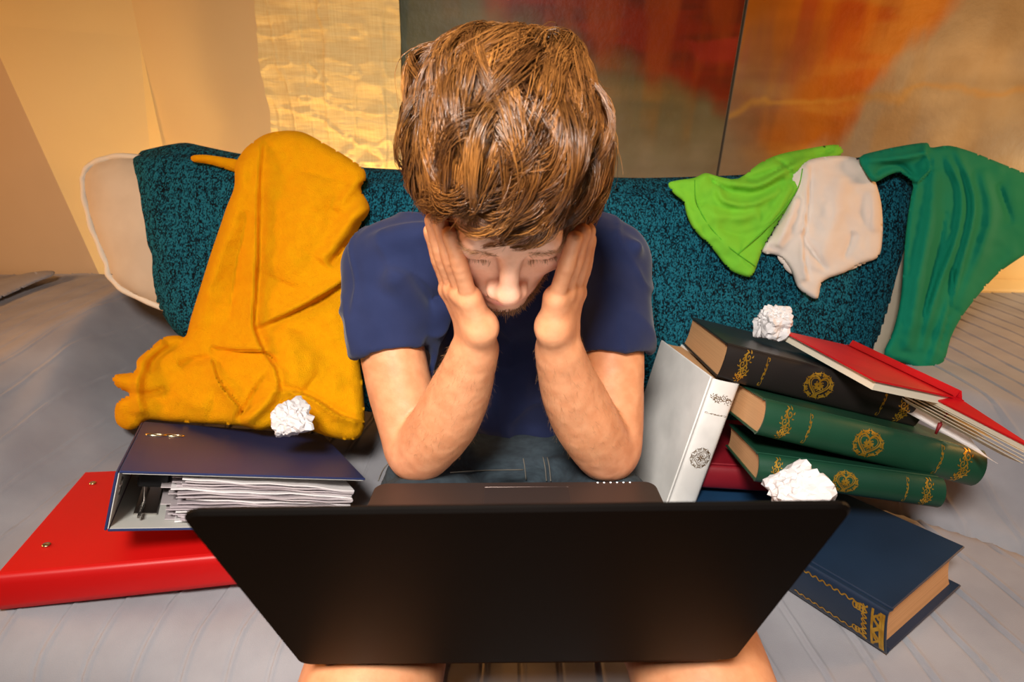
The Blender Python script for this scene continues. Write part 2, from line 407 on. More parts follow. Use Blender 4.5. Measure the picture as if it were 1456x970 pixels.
def inpoly(x, y, P):
    c = np.zeros(x.shape, bool); j = len(P)-1
    for i in range(len(P)):
        xi, yi, xj, yj = *P[i], *P[j]; yj_ = yj if yj != yi else yi+1e-9
        c ^= ((yi > y) != (yj > y)) & (x < (xj-xi)*(y-yi)/(yj_-yi)+xi); j = i
    return c
def cloth(name, poly, base, folds, mt, h=4, puff=.006, edge=10, nz=(.002, 60, 3), parent=None, thick=.002, smoothpoly=3, round_=True):
    P = crom(poly, smoothpoly, True) if smoothpoly > 1 else D(poly, float)
    x0, y0 = P.min(0)-2*h; x1, y1 = P.max(0)+2*h
    X, Y = np.meshgrid(np.arange(x0, x1, h), np.arange(y0, y1, h), indexing='ij')
    Pc = np.vstack([P, P[:1]]); d, _, _, _ = pl_dist(X, Y, Pc); ins = inpoly(X, Y, P); sd = np.where(ins, d, -d)
    near = (np.abs(sd) < .62*h)
    # snap
    bx, by, best = X.copy(), Y.copy(), np.full(X.shape, 1e9)
    for i in range(len(Pc)-1):
        a, b = Pc[i], Pc[i+1]; dd = b-a; t = np.clip(((X-a[0])*dd[0]+(Y-a[1])*dd[1])/(dd@dd+1e-9), 0, 1)
        qx, qy = a[0]+t*dd[0], a[1]+t*dd[1]; q = np.hypot(X-qx, Y-qy); m_ = q < best; best = np.where(m_, q, best); bx = np.where(m_, qx, bx); by = np.where(m_, qy, by)
    X = np.where(near, bx, X); Y = np.where(near, by, Y); sd = np.where(near, 0, sd); ok = sd >= 0
    cell = ok[:-1, :-1] & ok[1:, :-1] & ok[:-1, 1:] & ok[1:, 1:]
    use = np.zeros(ok.shape, bool)
    for a in (0, 1):
        for b in (0, 1): use[a:a+cell.shape[0], b:b+cell.shape[1]] |= cell
    idx = -np.ones(ok.shape, int); idx[use] = np.arange(use.sum()); x, y, s = X[use], Y[use], sd[use]
    I = np.argwhere(cell); g = lambda a, b: idx[I[:, 0]+a, I[:, 1]+b]
    Q = np.stack([g(0, 0), g(0, 1), g(1, 1), g(1, 0)], 1)
    Y0 = base(x, y); p0 = pY(x, y, Y0); rd = ray(x, y); rd /= np.linalg.norm(rd, axis=1)[:, None]
    e = np.clip(s/edge, 0, 1); er = np.sqrt(1-(1-e)**2) if round_ else np.ones_like(e)
    q3 = np.stack([x/nz[1], y/nz[1], x*0+nz[2]], -1)
    disp = puff*er+fold_h(x, y, folds)*(.25+.75*er)+nz[0]*fbm(q3, nz[2], 3)*(.3+.7*er)
    disp = np.maximum(disp, .0005)
    front = p0-rd*disp[:, None]; back = p0+rd*thick
    n = len(x); V = np.vstack([front, back])
    # boundary edges
    E = {}
    for q in Q:
        for k in range(4):
            a, b = int(q[k]), int(q[(k+1) % 4])
            if (b, a) in E: del E[(b, a)]
            else: E[(a, b)] = 1
    side = D([[b, a, a+n, b+n] for (a, b) in E])
    Qa = np.vstack([Q, Q[:, ::-1]+n, side])
    return mesh(name, V, Qa, mt, parent)

# ------------------------------------------------------------------ setting
def struct(o): o['kind'] = 'structure'; return o
struct(MB().box((-3, -1.6, -.05), (3, 1.75, 0)).build('floor', M['wood_floor']))
struct(MB().box((-1.03, 1.62, 0), (3, 1.70, 2.5)).build('wall_back', M['wall']))
ex = lambda z: -1.19-.17*(z-.62)
zz = [0, 1.2, 2.5]
b = MB()
b.grid([[(-1.03, 1.62, z), (ex(z), 1.45, z)] for z in zz], True)
b.grid([[(-1.03, 1.70, z), (ex(z), 1.70, z)] for z in zz])
struct(b.build('wall_left', M['wall']))
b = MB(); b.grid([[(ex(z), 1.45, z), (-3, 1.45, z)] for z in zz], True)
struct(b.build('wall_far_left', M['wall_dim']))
struct(MB().box((.95, 1.545, 0), (3, 1.62, .565)).build('trim_1', M['wall']))
struct(MB().box((.95, 1.50, .565), (3, 1.62, .600), b=.006).build('trim_2', M['wall']))

# curtain
t = empty('curtain', (-.45, 1.56, .3), 'golden crinkled woven curtain hanging beside the abstract paintings', 'curtain')
xl, xr = pY(362, 0, 1.56)[0], pY(571, 0, 1.56)[0]
U, Z = np.meshgrid(np.linspace(0, 1, 130), np.linspace(.25, 1.75, 300), indexing='ij')
xa, xb = pY(395, 230, 1.56)[0], pY(577, 250, 1.56)[0]
k = (Z-.89)/(1.44-.89); XX = (xa+(xl-xa)*k)*(1-U)+(xb+(xr-xb)*k)*U + .004*np.sin(Z*26)*(1-U)
YY = 1.543+.006*fbm(np.stack([XX*3, Z*16, Z*0], -1), 5, 3)+.003*np.sin(XX*60+Z*2)-.005*np.maximum(0, 1-np.abs(fbm(np.stack([XX*7, Z*17, Z*0], -1), 15, 3))*7)-.004*np.maximum(0, 1-np.abs(vnoise(np.stack([XX*24, Z*5, Z*0], -1), 16))*9)
P = np.stack([XX, YY, Z], -1); b = MB(); b.grid(P); b.build('cloth', M['curtain'], t, True)
b = MB(); b.tube([(xa-.08, 1.545, 1.77), (xb, 1.545, 1.77)], .01, 10); b.build('rod', M['steel'], t, True)

# paintings
def mixc(a, b_, t): return a*(1-t[:, None])+b_*t[:, None]
def painting(x0, x1, z0, z1, label, fn):
    e = empty('painting', ((x0+x1)/2, 1.56, z0), label, 'painting', 'abstract paintings')
    X, Z = np.meshgrid(np.arange(x0, x1+.003, .005), np.arange(z0, z1+.003, .005), indexing='ij')
    p = np.stack([X, X*0+1.558, Z], -1).reshape(-1, 3)
    q = p.copy(); q[:, 0] += .02*fbm(p*9, 3, 4); q[:, 2] += .03*fbm(p*8, 9, 4)
    px, py = proj(q); c = fn(px, py, p)
    b_ = MB(); b_.grid(p.reshape(*X.shape, 3), True); o = b_.build('canvas', M['canvas'], e, True)
    a = o.data.color_attributes.new('paint', 'FLOAT_COLOR', 'POINT')
    a.data.foreach_set('color', np.hstack([np.clip(c, 0, 1), np.ones((len(c), 1))]).astype(np.float32).ravel())
    MB().box((x0-.001, 1.56, z0-.001), (x1+.001, 1.595, z1+.001)).build('stretcher', M['canvas_edge'], e)
    return e
def sgd(px, py, a, b_): # signed distance in px from line a->b (positive left/up)
    d = D(b_, float)-D(a, float); d /= np.hypot(*d); return (px-a[0])*d[1]-(py-a[1])*d[0]
SM = lambda v, w_: sstep(v/w_*.5+.5)
def paintL(px, py, p):
    n1, n2, n3 = fbm(p*5, 11, 4), fbm(p*D([14, 1, 3]), 12, 4), fbm(p*D([3, 1, 22]), 13, 4)
    c = mixc(np.tile(D([.13, .115, .05]), (len(p), 1)), D([.20, .145, .08]), SM(n1, .8))
    c = mixc(c, D([.12, .14, .085]), SM(640-px+40*n1, 160)*.9)
    c = mixc(c, D([.34, .27, .19]), SM(py-205+30*n1, 120)*.55)
    red = SM(sgd(px, py, (690, -5), (1060, 178))+14*n2, 26)
    cr = mixc(np.tile(D([.24, .022, .003]), (len(p), 1)), D([.10, .018, .004]), SM(n3+.1, .5)*.75)
    cr = mixc(cr, D([.34, .06, .005]), SM(n2-.25, .4)*.6)
    c = mixc(c, D([.30, .13, .015]), SM(sgd(px, py, (690, 20), (1060, 220))+24*n3, 50)*.6*SM(n2+.1, .6))
    c = mixc(c, cr, red)
    blk = SM(px-985+8*n1, 8)*SM(1050-px, 6)*SM(py-44, 5)*SM(86-py, 8); c = mixc(c, D([.33, .03, .012]), blk*.8)
    return c*(1+.14*n3[:, None])
def paintR(px, py, p):
    n1, n2, n3 = fbm(p*5, 21, 4), fbm(p*D([18, 1, 3]), 22, 4), fbm(p*D([3, 1, 14]), 23, 4)
    g = mixc(np.tile(D([.36, .30, .22]), (len(p), 1)), D([.50, .40, .25]), SM(n1, .7)); g = mixc(g, D([.44, .26, .06]), SM(n2-.15, .4)*.5*SM(1330-px, 160))
    o = mixc(np.tile(D([.46, .14, .008]), (len(p), 1)), D([.26, .09, .010]), SM(n2, .5)*.8)
    o = mixc(o, D([.78, .20, .004]), SM(px-1190+60*n1, 100)*.8)
    o = mixc(o, D([.52, .07, .004]), SM(n2-.05, .4)*SM(150-py+50*n3, 120)*.75)
    o = mixc(o, D([.60, .33, .05]), SM(n3-.2, .4)*.5)
    c = mixc(g, o, SM(sgd(px, py, (1085, 300), (1375, -10))*-1*-1+10*n2, 16))
    lo = SM(-sgd(px, py, (1030, 165), (1150, 300))*1+10*n1, 26)*SM(1160-px, 40)
    c = mixc(c, D([.27, .21, .14]), np.clip(lo, 0, 1)*.9)
    c = mixc(c, D([.24, .18, .11]), SM(1105-px+30*n1, 60)*SM(py-70+40*n2, 100)*.75)
    c = mixc(c, D([.62, .34, .05]), SM(4-np.abs(py-150+(px-1100)*.07+6*n1), 5)*.5)
    return c*(1+.14*n3[:, None])
a0 = pY(579, 240, 1.558)[0]; a1 = pY(1041, 125, 1.558)[0]
painting(a0, a1-.004, .86, 1.50, 'left abstract canvas, grey green with a dark red wedge at top', paintL)
painting(a1+.004, a1+1.1, .885, 1.50, 'right abstract canvas with large orange area beside grey beige', paintR)

# ------------------------------------------------------------------ sofa
def seatz(x, Y):
    a = np.abs(x); z = .30+.19*np.minimum(a, .75)-.08*(Y-.5)-.016*sstep((-x-.25)/.2)
    st = .73+np.clip(.70-Y, -.3, .2)*.9*(x > 0)
    return z+(.585-z)*sstep((a-st)/.27)
sofa = empty('sofa', (0, .95, 0), 'wide sofa under a grey cover in front of the paintings', 'sofa')
MB().box((-1.5, .50, .07), (1.5, 1.44, .235), b=.01).build('base', M['beige'], sofa)
MB().box((-1.0, 1.34, .235), (1.0, 1.44, .80), b=.02).build('back_frame', M['beige'], sofa)
for sx in (-1, 1):
    MB().box((sx*1.25-.22, .58, .235), (sx*1.25+.22, 1.42, .50), b=.02).build('arm', M['beige'], sofa)
    for y in (.56, 1.38): MB().tube([(sx*1.4, y, 0), (sx*1.4, y, .07)], .025, 12).build('foot', M['canvas_edge'], sofa)
xs = np.arange(-1.6, 1.6, .0025); RB = .10; Yf = .43
sb = np.r_[np.linspace(1.5, Yf, 62), ]
rows = []
for Y in sb: rows.append((Y, 0., 0.))
for a in np.linspace(.12, np.pi/2, 10): rows.append((Yf-RB*np.sin(a), RB*(1-np.cos(a)), 0))
for d in np.linspace(.03, .30, 9): rows.append((Yf-RB, RB+d, 1))
rw = D(rows); X, A = np.meshgrid(xs, np.arange(len(rw)), indexing='ij'); Yr = rw[A, 0]; dr = rw[A, 1]
Ysh = .085*sstep((.30-X)/.5)*sstep((1.2-Yr)/.5)
arc = np.r_[0, np.cumsum(np.hypot(np.diff(rw[:, 0]), np.diff(rw[:, 1])))][A]
Yq = np.maximum(Yr, Yf); z = seatz(X, Yq+Ysh)
wob = .012*vnoise(np.stack([X*3, arc*4, X*0], -1), 31)+.0025*vnoise(np.stack([X*8, arc*30, X*0], -1), 32)
ph = ((X+wob+.5*0)/.0555) % 1; rib = np.exp(-((ph-.5)*.0555/.0023)**2)
ph2 = ((X+wob)/.0555+.08) % 1; rib2 = np.exp(-((ph2-.5)*.0555/.0019)**2)
big = .006*fbm(np.stack([X*2.5, arc*2.5, X*0], -1), 33, 2)+.004*np.abs(fbm(np.stack([X*7, arc*3.5, X*0], -1), 34, 2))
big = big+.016*vnoise(np.stack([(X+.55*Yr)*5.5, (Yr-.4*X)*1.6, X*0], -1), 36)*sstep((-X-.45)/.3)
fold = .015*np.exp(-((X+.86+.25*(Yr-.75))/.035)**2)*sstep((Yr-.5)/.2)-.032*np.exp(-((X-(.71+.9*(.72-Yr)))/.013)**2)*sstep((Yr-.45)/.15)*sstep((1.1-Yr)/.3)
n_ = big+fold+(.0032*rib-.0026*rib2)*(1-.3*sstep((np.abs(X)-.62)/.2))
ang = np.clip((Yf-Yr)/RB, 0, 1)
Yr = np.where(X < -.95, np.minimum(Yr, 1.43), Yr)
V = np.stack([X, Yr+Ysh-n_*ang-.02*np.cos(X*6)*(dr > .1)*(dr-.1)*3, z-dr+n_*(1-ang)], -1)
nx, nr = X.shape; i, j = np.meshgrid(np.arange(nx-1), np.arange(nr-1), indexing='ij'); i, j = i.ravel(), j.ravel()
Q = np.stack([i*nr+j, i*nr+j+1, (i+1)*nr+j+1, (i+1)*nr+j], 1)
o = mesh('sofa_cover', V.reshape(-1, 3), Q, M['cover'])
tag(o, 'grey ribbed cotton cover spread over the whole sofa seat and arms', 'cover')
# rumpled tuck of cover at the far left of the arm
cl = cloth('cover_tuck', [(-30, 420), (-25, 402), (0, 398), (40, 388), (74, 385), (76, 392), (50, 402), (10, 420), (-20, 432)],
           TPS([(0, 400, 1.30), (75, 388, 1.36), (0, 425, 1.2), (-30, 430, 1.17)]), [([(0, 410), (40, 396), (70, 390)], 5, .008, 'r')], M['cover'], 3, .012, 6)
tag(cl, 'rumpled grey cloth tuck lying at far left end of sofa arm', 'cloth')

cushY = lambda x, y: 1.20-.15*(np.asarray(y)-250)/250
def cushion(poly, label):
    e = empty('back_cushion', pY(*np.mean(poly, 0), 1.15), label, 'cushion', 'beige back cushions')
    cloth('cushion_body', poly, cushY, [], M['beige'], 7, .045, 55, (.003, 50, 4), e, .11, 4)
    P = crom(poly, 5, True); P3 = pY(P[:, 0], P[:, 1], cushY(P[:, 0], P[:, 1])-.004); P3[:, 1] += .002*np.sin(np.arange(len(P3))*1.3)
    b = MB(); b.tube(P3, .0065, 8, True); b.build('piping', M['piping'], e, True)
cushion([(118, 255), (128, 236), (150, 226), (190, 223), (330, 246), (560, 268), (716, 274), (719, 310), (718, 450), (700, 500), (500, 510), (310, 480), (235, 440), (185, 418), (158, 396), (150, 370), (133, 330), (122, 290)],
        'beige canvas back cushion with cream piping at the left sofa end')
cushion([(724, 310), (728, 276), (880, 280), (1040, 280), (1200, 260), (1290, 246), (1325, 252), (1334, 290), (1322, 380), (1290, 450), (1262, 505), (1230, 540), (1000, 560), (760, 540), (726, 480)],
        'beige canvas back cushion at the right end, mostly hidden by the teal throw')
th = empty('throw_blanket', (0, 1.1, .5), 'teal and black knitted throw draped over the sofa back cushions', 'blanket')
TP = [(190, 224), (214, 219), (240, 216), (270, 222), (330, 234), (420, 246), (540, 255), (700, 262), (880, 268), (960, 268), (1100, 262), (1200, 246), (1260, 236), (1312, 232), (1312, 270), (1302, 330), (1287, 390), (1268, 440), (1246, 500),
      (1200, 575), (1080, 610), (900, 600), (700, 600), (520, 585), (380, 540), (290, 505), (255, 478), (236, 455), (222, 428), (210, 395), (207, 365), (197, 335), (190, 290), (187, 250)]
cloth('knit', TP, lambda x, y: cushY(x, y)-.012, [([(330, 250), (325, 340), (300, 440)], 12, .004, 'r'), ([(1180, 300), (1190, 380), (1200, 470)], 20, .006, 'r')], M['teal'], 5, .046, 40, (.003, 40, 6), th, .001, 3)
top = crom(TP[:14], 4); p3 = pY(top[:, 0], top[:, 1], cushY(top[:, 0], top[:, 1])-.014); G = []
for dy, dz in [(0, -.002), (.03, .012), (.07, .016), (.11, .008), (.135, -.015), (.14, -.10), (.142, -.2)]: q = p3.copy(); q[:, 1] += dy; q[:, 2] += dz; G.append(q)
b = MB(); b.grid(D(G)); b.build('top_fold', M['teal'], th, True)

# ------------------------------------------------------------------ towel and shirts
tw = empty('towel', pY(350, 500, 1.0), 'bright yellow terry towel draped over the left back cushion', 'towel')
TB = TPS([(335, 230, 1.13), (520, 250, 1.13), (400, 186, 1.17), (300, 350, 1.07), (270, 470, 1.0), (500, 470, .99), (165, 540, .90), (165, 600, .87), (350, 605, .85), (515, 615, .87), (350, 540, .90), (515, 540, .93), (520, 350, 1.07)])
TW = [(334, 236), (342, 220), (352, 208), (375, 192), (402, 186), (430, 188), (458, 202), (495, 224), (517, 240), (520, 256), (513, 268), (524, 290), (524, 303), (510, 325), (500, 360), (498, 420), (505, 480), (512, 520), (517, 560), (518, 606), (505, 625), (470, 622), (440, 612), (400, 606), (370, 612), (345, 606), (300, 603), (245, 600), (210, 597), (196, 608), (180, 611), (166, 602), (163, 585), (168, 570),
      (184, 560), (168, 552), (160, 541), (164, 533), (186, 530), (194, 524), (195, 512), (210, 498), (232, 480), (252, 477), (264, 478), (272, 450), (286, 405), (300, 360), (312, 325), (322, 295), (333, 266)]
FT = [([(372, 195), (366, 260), (364, 340), (360, 420), (358, 462), (370, 495), (390, 528), (396, 560)], 24, .024, 's'),
      ([(505, 385), (470, 410), (420, 438), (360, 465)], 26, .022, 's'),
      ([(524, 292), (500, 312), (478, 345), (455, 372)], 14, .020, 'r'), ([(520, 320), (495, 345), (470, 378)], 8, .020, 'v'), ([(515, 255), (495, 275), (478, 300)], 9, .010, 'r'),
      ([(345, 225), (330, 310), (300, 400), (285, 470)], 16, .012, 'r'), ([(352, 300), (335, 380), (325, 460)], 12, .012, 'v'),
      ([(300, 495), (335, 500), (375, 502), (392, 515)], 16, -.022, 's'), ([(235, 486), (205, 508), (195, 545), (200, 590)], 10, .020, 'r'), ([(262, 485), (225, 505), (212, 530)], 7, .018, 'v'),
      ([(300, 510), (312, 545), (345, 585)], 13, .022, 's'), ([(395, 552), (372, 580), (346, 602)], 10, .020, 'r'), ([(380, 530), (352, 575), (338, 598)], 6, .018, 'v'),
      ([(398, 555), (440, 565), (480, 590), (510, 600)], 14, .020, 's'), ([(255, 520), (275, 512), (300, 508)], 8, .016, 'v'), ([(420, 470), (415, 520), (440, 545)], 26, .014, 'r'),
      ([(188, 560), (215, 560), (235, 552)], 6, .016, 'v'), ([(450, 250), (430, 330), (400, 400)], 40, .018, 'r'), ([(240, 560), (300, 575)], 20, .010, 'r')]
cloth('terry_drape', TW, TB, [(a, w_*.85, c*1.4, k) for a, w_, c, k in FT], M['yellow'], 3, .032, 16, (.006, 34, 8), tw, .004, 4)
cloth('terry_corner', [(272, 222), (290, 220), (320, 224), (345, 230), (345, 246), (325, 242), (300, 234), (275, 230)], lambda x, y: 1.16+0*x, [], M['yellow'], 3, .010, 6, (.002, 30, 9), tw)

FX = lambda L: [(a, w_*.8, c*1.7, k) for a, w_, c, k in L]
def seam(name, pts, base, off, m, parent, r=.0011):
    P = crom(pts, 8); p = pY(P[:, 0], P[:, 1], base(P[:, 0], P[:, 1])); rd = ray(P[:, 0], P[:, 1]); rd /= np.linalg.norm(rd, axis=1)[:, None]
    b = MB(); b.tube(p-rd*off, r, 5); return b.build(name, m, parent, True)
CF = lambda x, y: cushY(x, y)-.066
# dark green shirt
g = empty('shirt', pY(1340, 400, 1.05), 'dark green jersey shirt hanging over the right end of the sofa back', 'shirt')
GP = [(1222, 224), (1250, 214), (1290, 206), (1318, 203), (1324, 210), (1350, 207), (1385, 217), (1420, 231), (1462, 248), (1490, 262), (1480, 340), (1425, 384), (1395, 415), (1368, 450), (1352, 480), (1343, 512), (1326, 530), (1316, 533), (1290, 517), (1257, 506), (1270, 470), (1281, 420), (1288, 330), (1296, 276), (1298, 262), (1280, 246), (1262, 250), (1244, 259), (1232, 248)]
GB = TPS([(1222, 224, 1.13), (1298, 262, 1.12), (1257, 506, .97), (1320, 530, .98), (1480, 340, 1.15), (1490, 262, 1.2), (1350, 207, 1.17), (1320, 400, 1.04), (1410, 390, 1.10)])
cloth('jersey', GP, GB, FX([([(1358, 212), (1380, 260), (1384, 310), (1360, 400), (1338, 470), (1322, 520)], 7, .012, 'r'), ([(1345, 222), (1366, 270), (1362, 330), (1330, 420), (1310, 500)], 6, .010, 'r'),
      ([(1330, 240), (1322, 320), (1305, 410), (1290, 500)], 12, .014, 'r'), ([(1345, 300), (1330, 380), (1312, 450)], 7, .012, 'v'), ([(1395, 240), (1410, 300), (1395, 360), (1360, 440)], 12, .012, 'r'), ([(1420, 260), (1440, 320)], 12, .010, 'v'),
      ([(1232, 228), (1270, 226), (1310, 218), (1318, 206)], 7, .012, 'r'), ([(1245, 250), (1256, 238), (1280, 236), (1300, 250)], 6, .016, 'v'), ([(1315, 212), (1322, 240), (1300, 262)], 8, .016, 's'), ([(1355, 380), (1350, 440), (1335, 500)], 6, .012, 'v')]), M['green'], 3, .014, 9, (.006, 40, 41), g, .003, 3)
# white shirt
wsh = empty('shirt', pY(1180, 300, 1.1), 'off-white crumpled shirt hanging on the sofa back between two green shirts', 'shirt')
WP = [(1120, 250), (1143, 230), (1180, 222), (1215, 224), (1236, 240), (1250, 275), (1255, 310), (1254, 348), (1247, 367), (1222, 376), (1200, 388), (1170, 400), (1163, 424), (1150, 421), (1134, 408), (1125, 385), (1108, 364), (1083, 358), (1098, 332), (1118, 296), (1128, 270)]
cloth('jersey', WP, CF, FX([([(1150, 236), (1146, 300), (1140, 350), (1148, 400)], 12, .014, 's'), ([(1135, 280), (1120, 320), (1105, 352)], 9, .009, 'r'), ([(1195, 250), (1188, 310), (1160, 385)], 16, .007, 'r'), ([(1238, 270), (1244, 330)], 10, .006, 'r'), ([(1175, 385), (1150, 350), (1138, 330)], 7, .009, 'v'), ([(1215, 330), (1200, 370)], 8, .007, 'v')]), M['whitecloth'], 3, .012, 7, (.004, 30, 51), wsh, .003, 3)
cloth('inner_hem', [(1105, 362), (1130, 366), (1225, 360), (1243, 366), (1215, 382), (1180, 390), (1150, 386), (1125, 390), (1112, 376)], lambda x, y: CF(x, y)+.004, [], M['whitecloth'], 3, .004, 5, (.002, 20, 52), wsh, .002, 2)
# lime shirt
ls = empty('shirt', pY(1060, 300, 1.1), 'lime green shirt with darker seams hanging over the sofa back', 'shirt')
LP = [(950, 261), (966, 256), (987, 253), (1003, 246), (1022, 251), (1050, 254), (1080, 232), (1110, 219), (1150, 211), (1182, 206), (1196, 208), (1198, 219), (1182, 226), (1160, 228), (1143, 236), (1141, 258), (1132, 278), (1116, 303), (1098, 330), (1084, 356), (1076, 378), (1068, 394), (1050, 390), (1034, 380), (1012, 352), (987, 327), (976, 304), (972, 287), (959, 276)]
LB = lambda x, y: CF(x, y)-.004+.03*sstep((250-y)/40)
cloth('jersey', LP, LB, FX([([(1040, 262), (1080, 262), (1120, 240), (1160, 222)], 8, .014, 'r'), ([(1060, 255), (1095, 245), (1130, 228)], 5, .012, 'v'), ([(1020, 256), (1030, 285), (1070, 290), (1110, 270)], 7, .010, 'r'), ([(1005, 250), (1035, 270), (1075, 275), (1115, 255)], 5, .012, 'v'),
      ([(1080, 300), (1050, 310), (1010, 305)], 9, .008, 'r'), ([(1095, 318), (1060, 335), (1020, 325)], 8, .007, 'v'), ([(1000, 290), (1030, 340), (1060, 370)], 14, .006, 'r'), ([(1185, 212), (1165, 220), (1145, 224)], 4, .012, 'v'), ([(1125, 262), (1105, 300), (1080, 330)], 7, .008, 'r'), ([(1100, 226), (1118, 234), (1124, 250)], 5, .010, 'v')]), M['lime'], 3, .010, 6, (.006, 26, 61), ls, .003, 3)
seam('seam', [(988, 256), (990, 285), (1005, 316), (1035, 350), (1075, 379)], LB, .0165, M['lime_seam'], ls)
seam('seam', [(1141, 240), (1134, 268), (1108, 306), (1075, 338), (1049, 362)], LB, .0175, M['lime_seam'], ls)
# ------------------------------------------------------------------ gold ornaments (polylines in unit square, width)
def spiral(c, r, a0, turns, dr=1, w_=.03, r1=.12):
    t = np.linspace(0, 1, 22); rr = r*(1-t*(1-r1)); a = a0+dr*t*turns*2*np.pi
    return (np.stack([c[0]+rr*np.cos(a), c[1]+rr*np.sin(a)], -1), w_*(1-.45*t))
def dab(c, a, l, w_=.045, bend=.3):
    t = np.linspace(0, 1, 6); x = t*l; y = bend*l*t*t
    return (np.stack([c[0]+x*np.cos(a)-y*np.sin(a), c[1]+x*np.sin(a)+y*np.cos(a)], -1), w_*np.sin(np.pi*(t*.85+.15))+.004)
def orn_scroll(sd=0):
    s = []
    for k, (cy, r, d) in enumerate([(.34, .16, 1), (.08, .15, -1), (-.16, .13, 1), (-.36, .11, -1)]):
        cx = .10*(-1)**k; s.append(spiral((cx, cy), r, np.pi/2*(1-k), 1.35, d, .05))
        for j in range(7): a = 2*np.pi*j/7+k; s.append(dab((cx+r*1.0*np.cos(a), cy+r*1.0*np.sin(a)), a+.5*d, .11, .05, .4*d))
    t = np.linspace(-.48, .48, 24); s.append((np.stack([.09*np.sin(t*13), t], -1), .03*np.cos(t*2.6)+.008)); return s
def orn_flour(sd=0):
    t = np.linspace(-.5, .5, 30); s = [(np.stack([.05*np.sin(t*12), t], -1), .022+.03*np.cos(t*3)**4)]
    s += [spiral((.06, .44), .07, -np.pi/2, .9, 1, .04), spiral((-.06, -.44), .07, np.pi/2, .9, 1, .04)]
    for y in (-.25, -.1, .06, .2): s.append(dab((.02, y), .9, .1, .05)); s.append(dab((-.02, y), 2.3, .1, .05, -.3))
    return s
def orn_crest(flower=False):
    s = []; t = np.linspace(0, 2*np.pi, 48)
    for sc, w_ in ((.30, .035), (.235, .02)):
        s.append((np.stack([sc*1.05*np.sin(t)**3, sc*(.95*np.cos(t)-.38*np.cos(2*t)-.16*np.cos(3*t)-.05*np.cos(4*t))+.02], -1), np.full(48, w_)))
    for j in range(22):
        a = 2*np.pi*j/22; r = .37; c = (r*np.cos(a), r*np.sin(a)*.95)
        s.append(dab(c, a+.9*(-1)**j, .15, .030, .8*(-1)**j)); s.append(spiral((c[0]*.97, c[1]*.97), .055, a, 1.1, (-1)**j, .018)); s.append(dab((c[0]*.9, c[1]*.9), a+.3*(-1)**j, .11, .022, -.7*(-1)**j))
    n = 6 if flower else 5
    for j in range(n): a = np.pi/2+2*np.pi*j/n; s.append(dab((0.02*np.cos(a), .02*np.sin(a)), a-.2, .13, .075, .3)); s.append(spiral((.12*np.cos(a+.6), .12*np.sin(a+.6)), .035, a, .8, 1, .022))
    if flower:
        for k in (1, .62): s.append((np.stack([k*(.26+.05*np.cos(5*t))*np.cos(t), k*(.26+.05*np.cos(5*t))*np.sin(t)], -1), np.full(48, .02)))
    return s
def ribbon(strokes, fmap, sx, sy, cx, cy, off, wmul=1):
    """strokes -> strip mesh through fmap(u,v,h)"""
    V = []; Fc = []; n = 0
    for q, w_ in strokes:
        q = np.asarray(q)*D([sx, sy])+D([cx, cy]); w2 = np.broadcast_to(w_, (len(q),))*min(sx, sy)*wmul*.5
        t = np.gradient(q, axis=0); t /= np.hypot(t[:, 0], t[:, 1])[:, None]+1e-12; nn = np.stack([-t[:, 1], t[:, 0]], -1)*w2[:, None]
        P = np.vstack([q+nn, q-nn]); V.append(fmap(P[:, 0], P[:, 1], off)); m_ = len(q)
        Fc += [[n+i, n+i+1, n+m_+i+1, n+m_+i] for i in range(m_-1)]; n += 2*m_
    return np.vstack(V), Fc

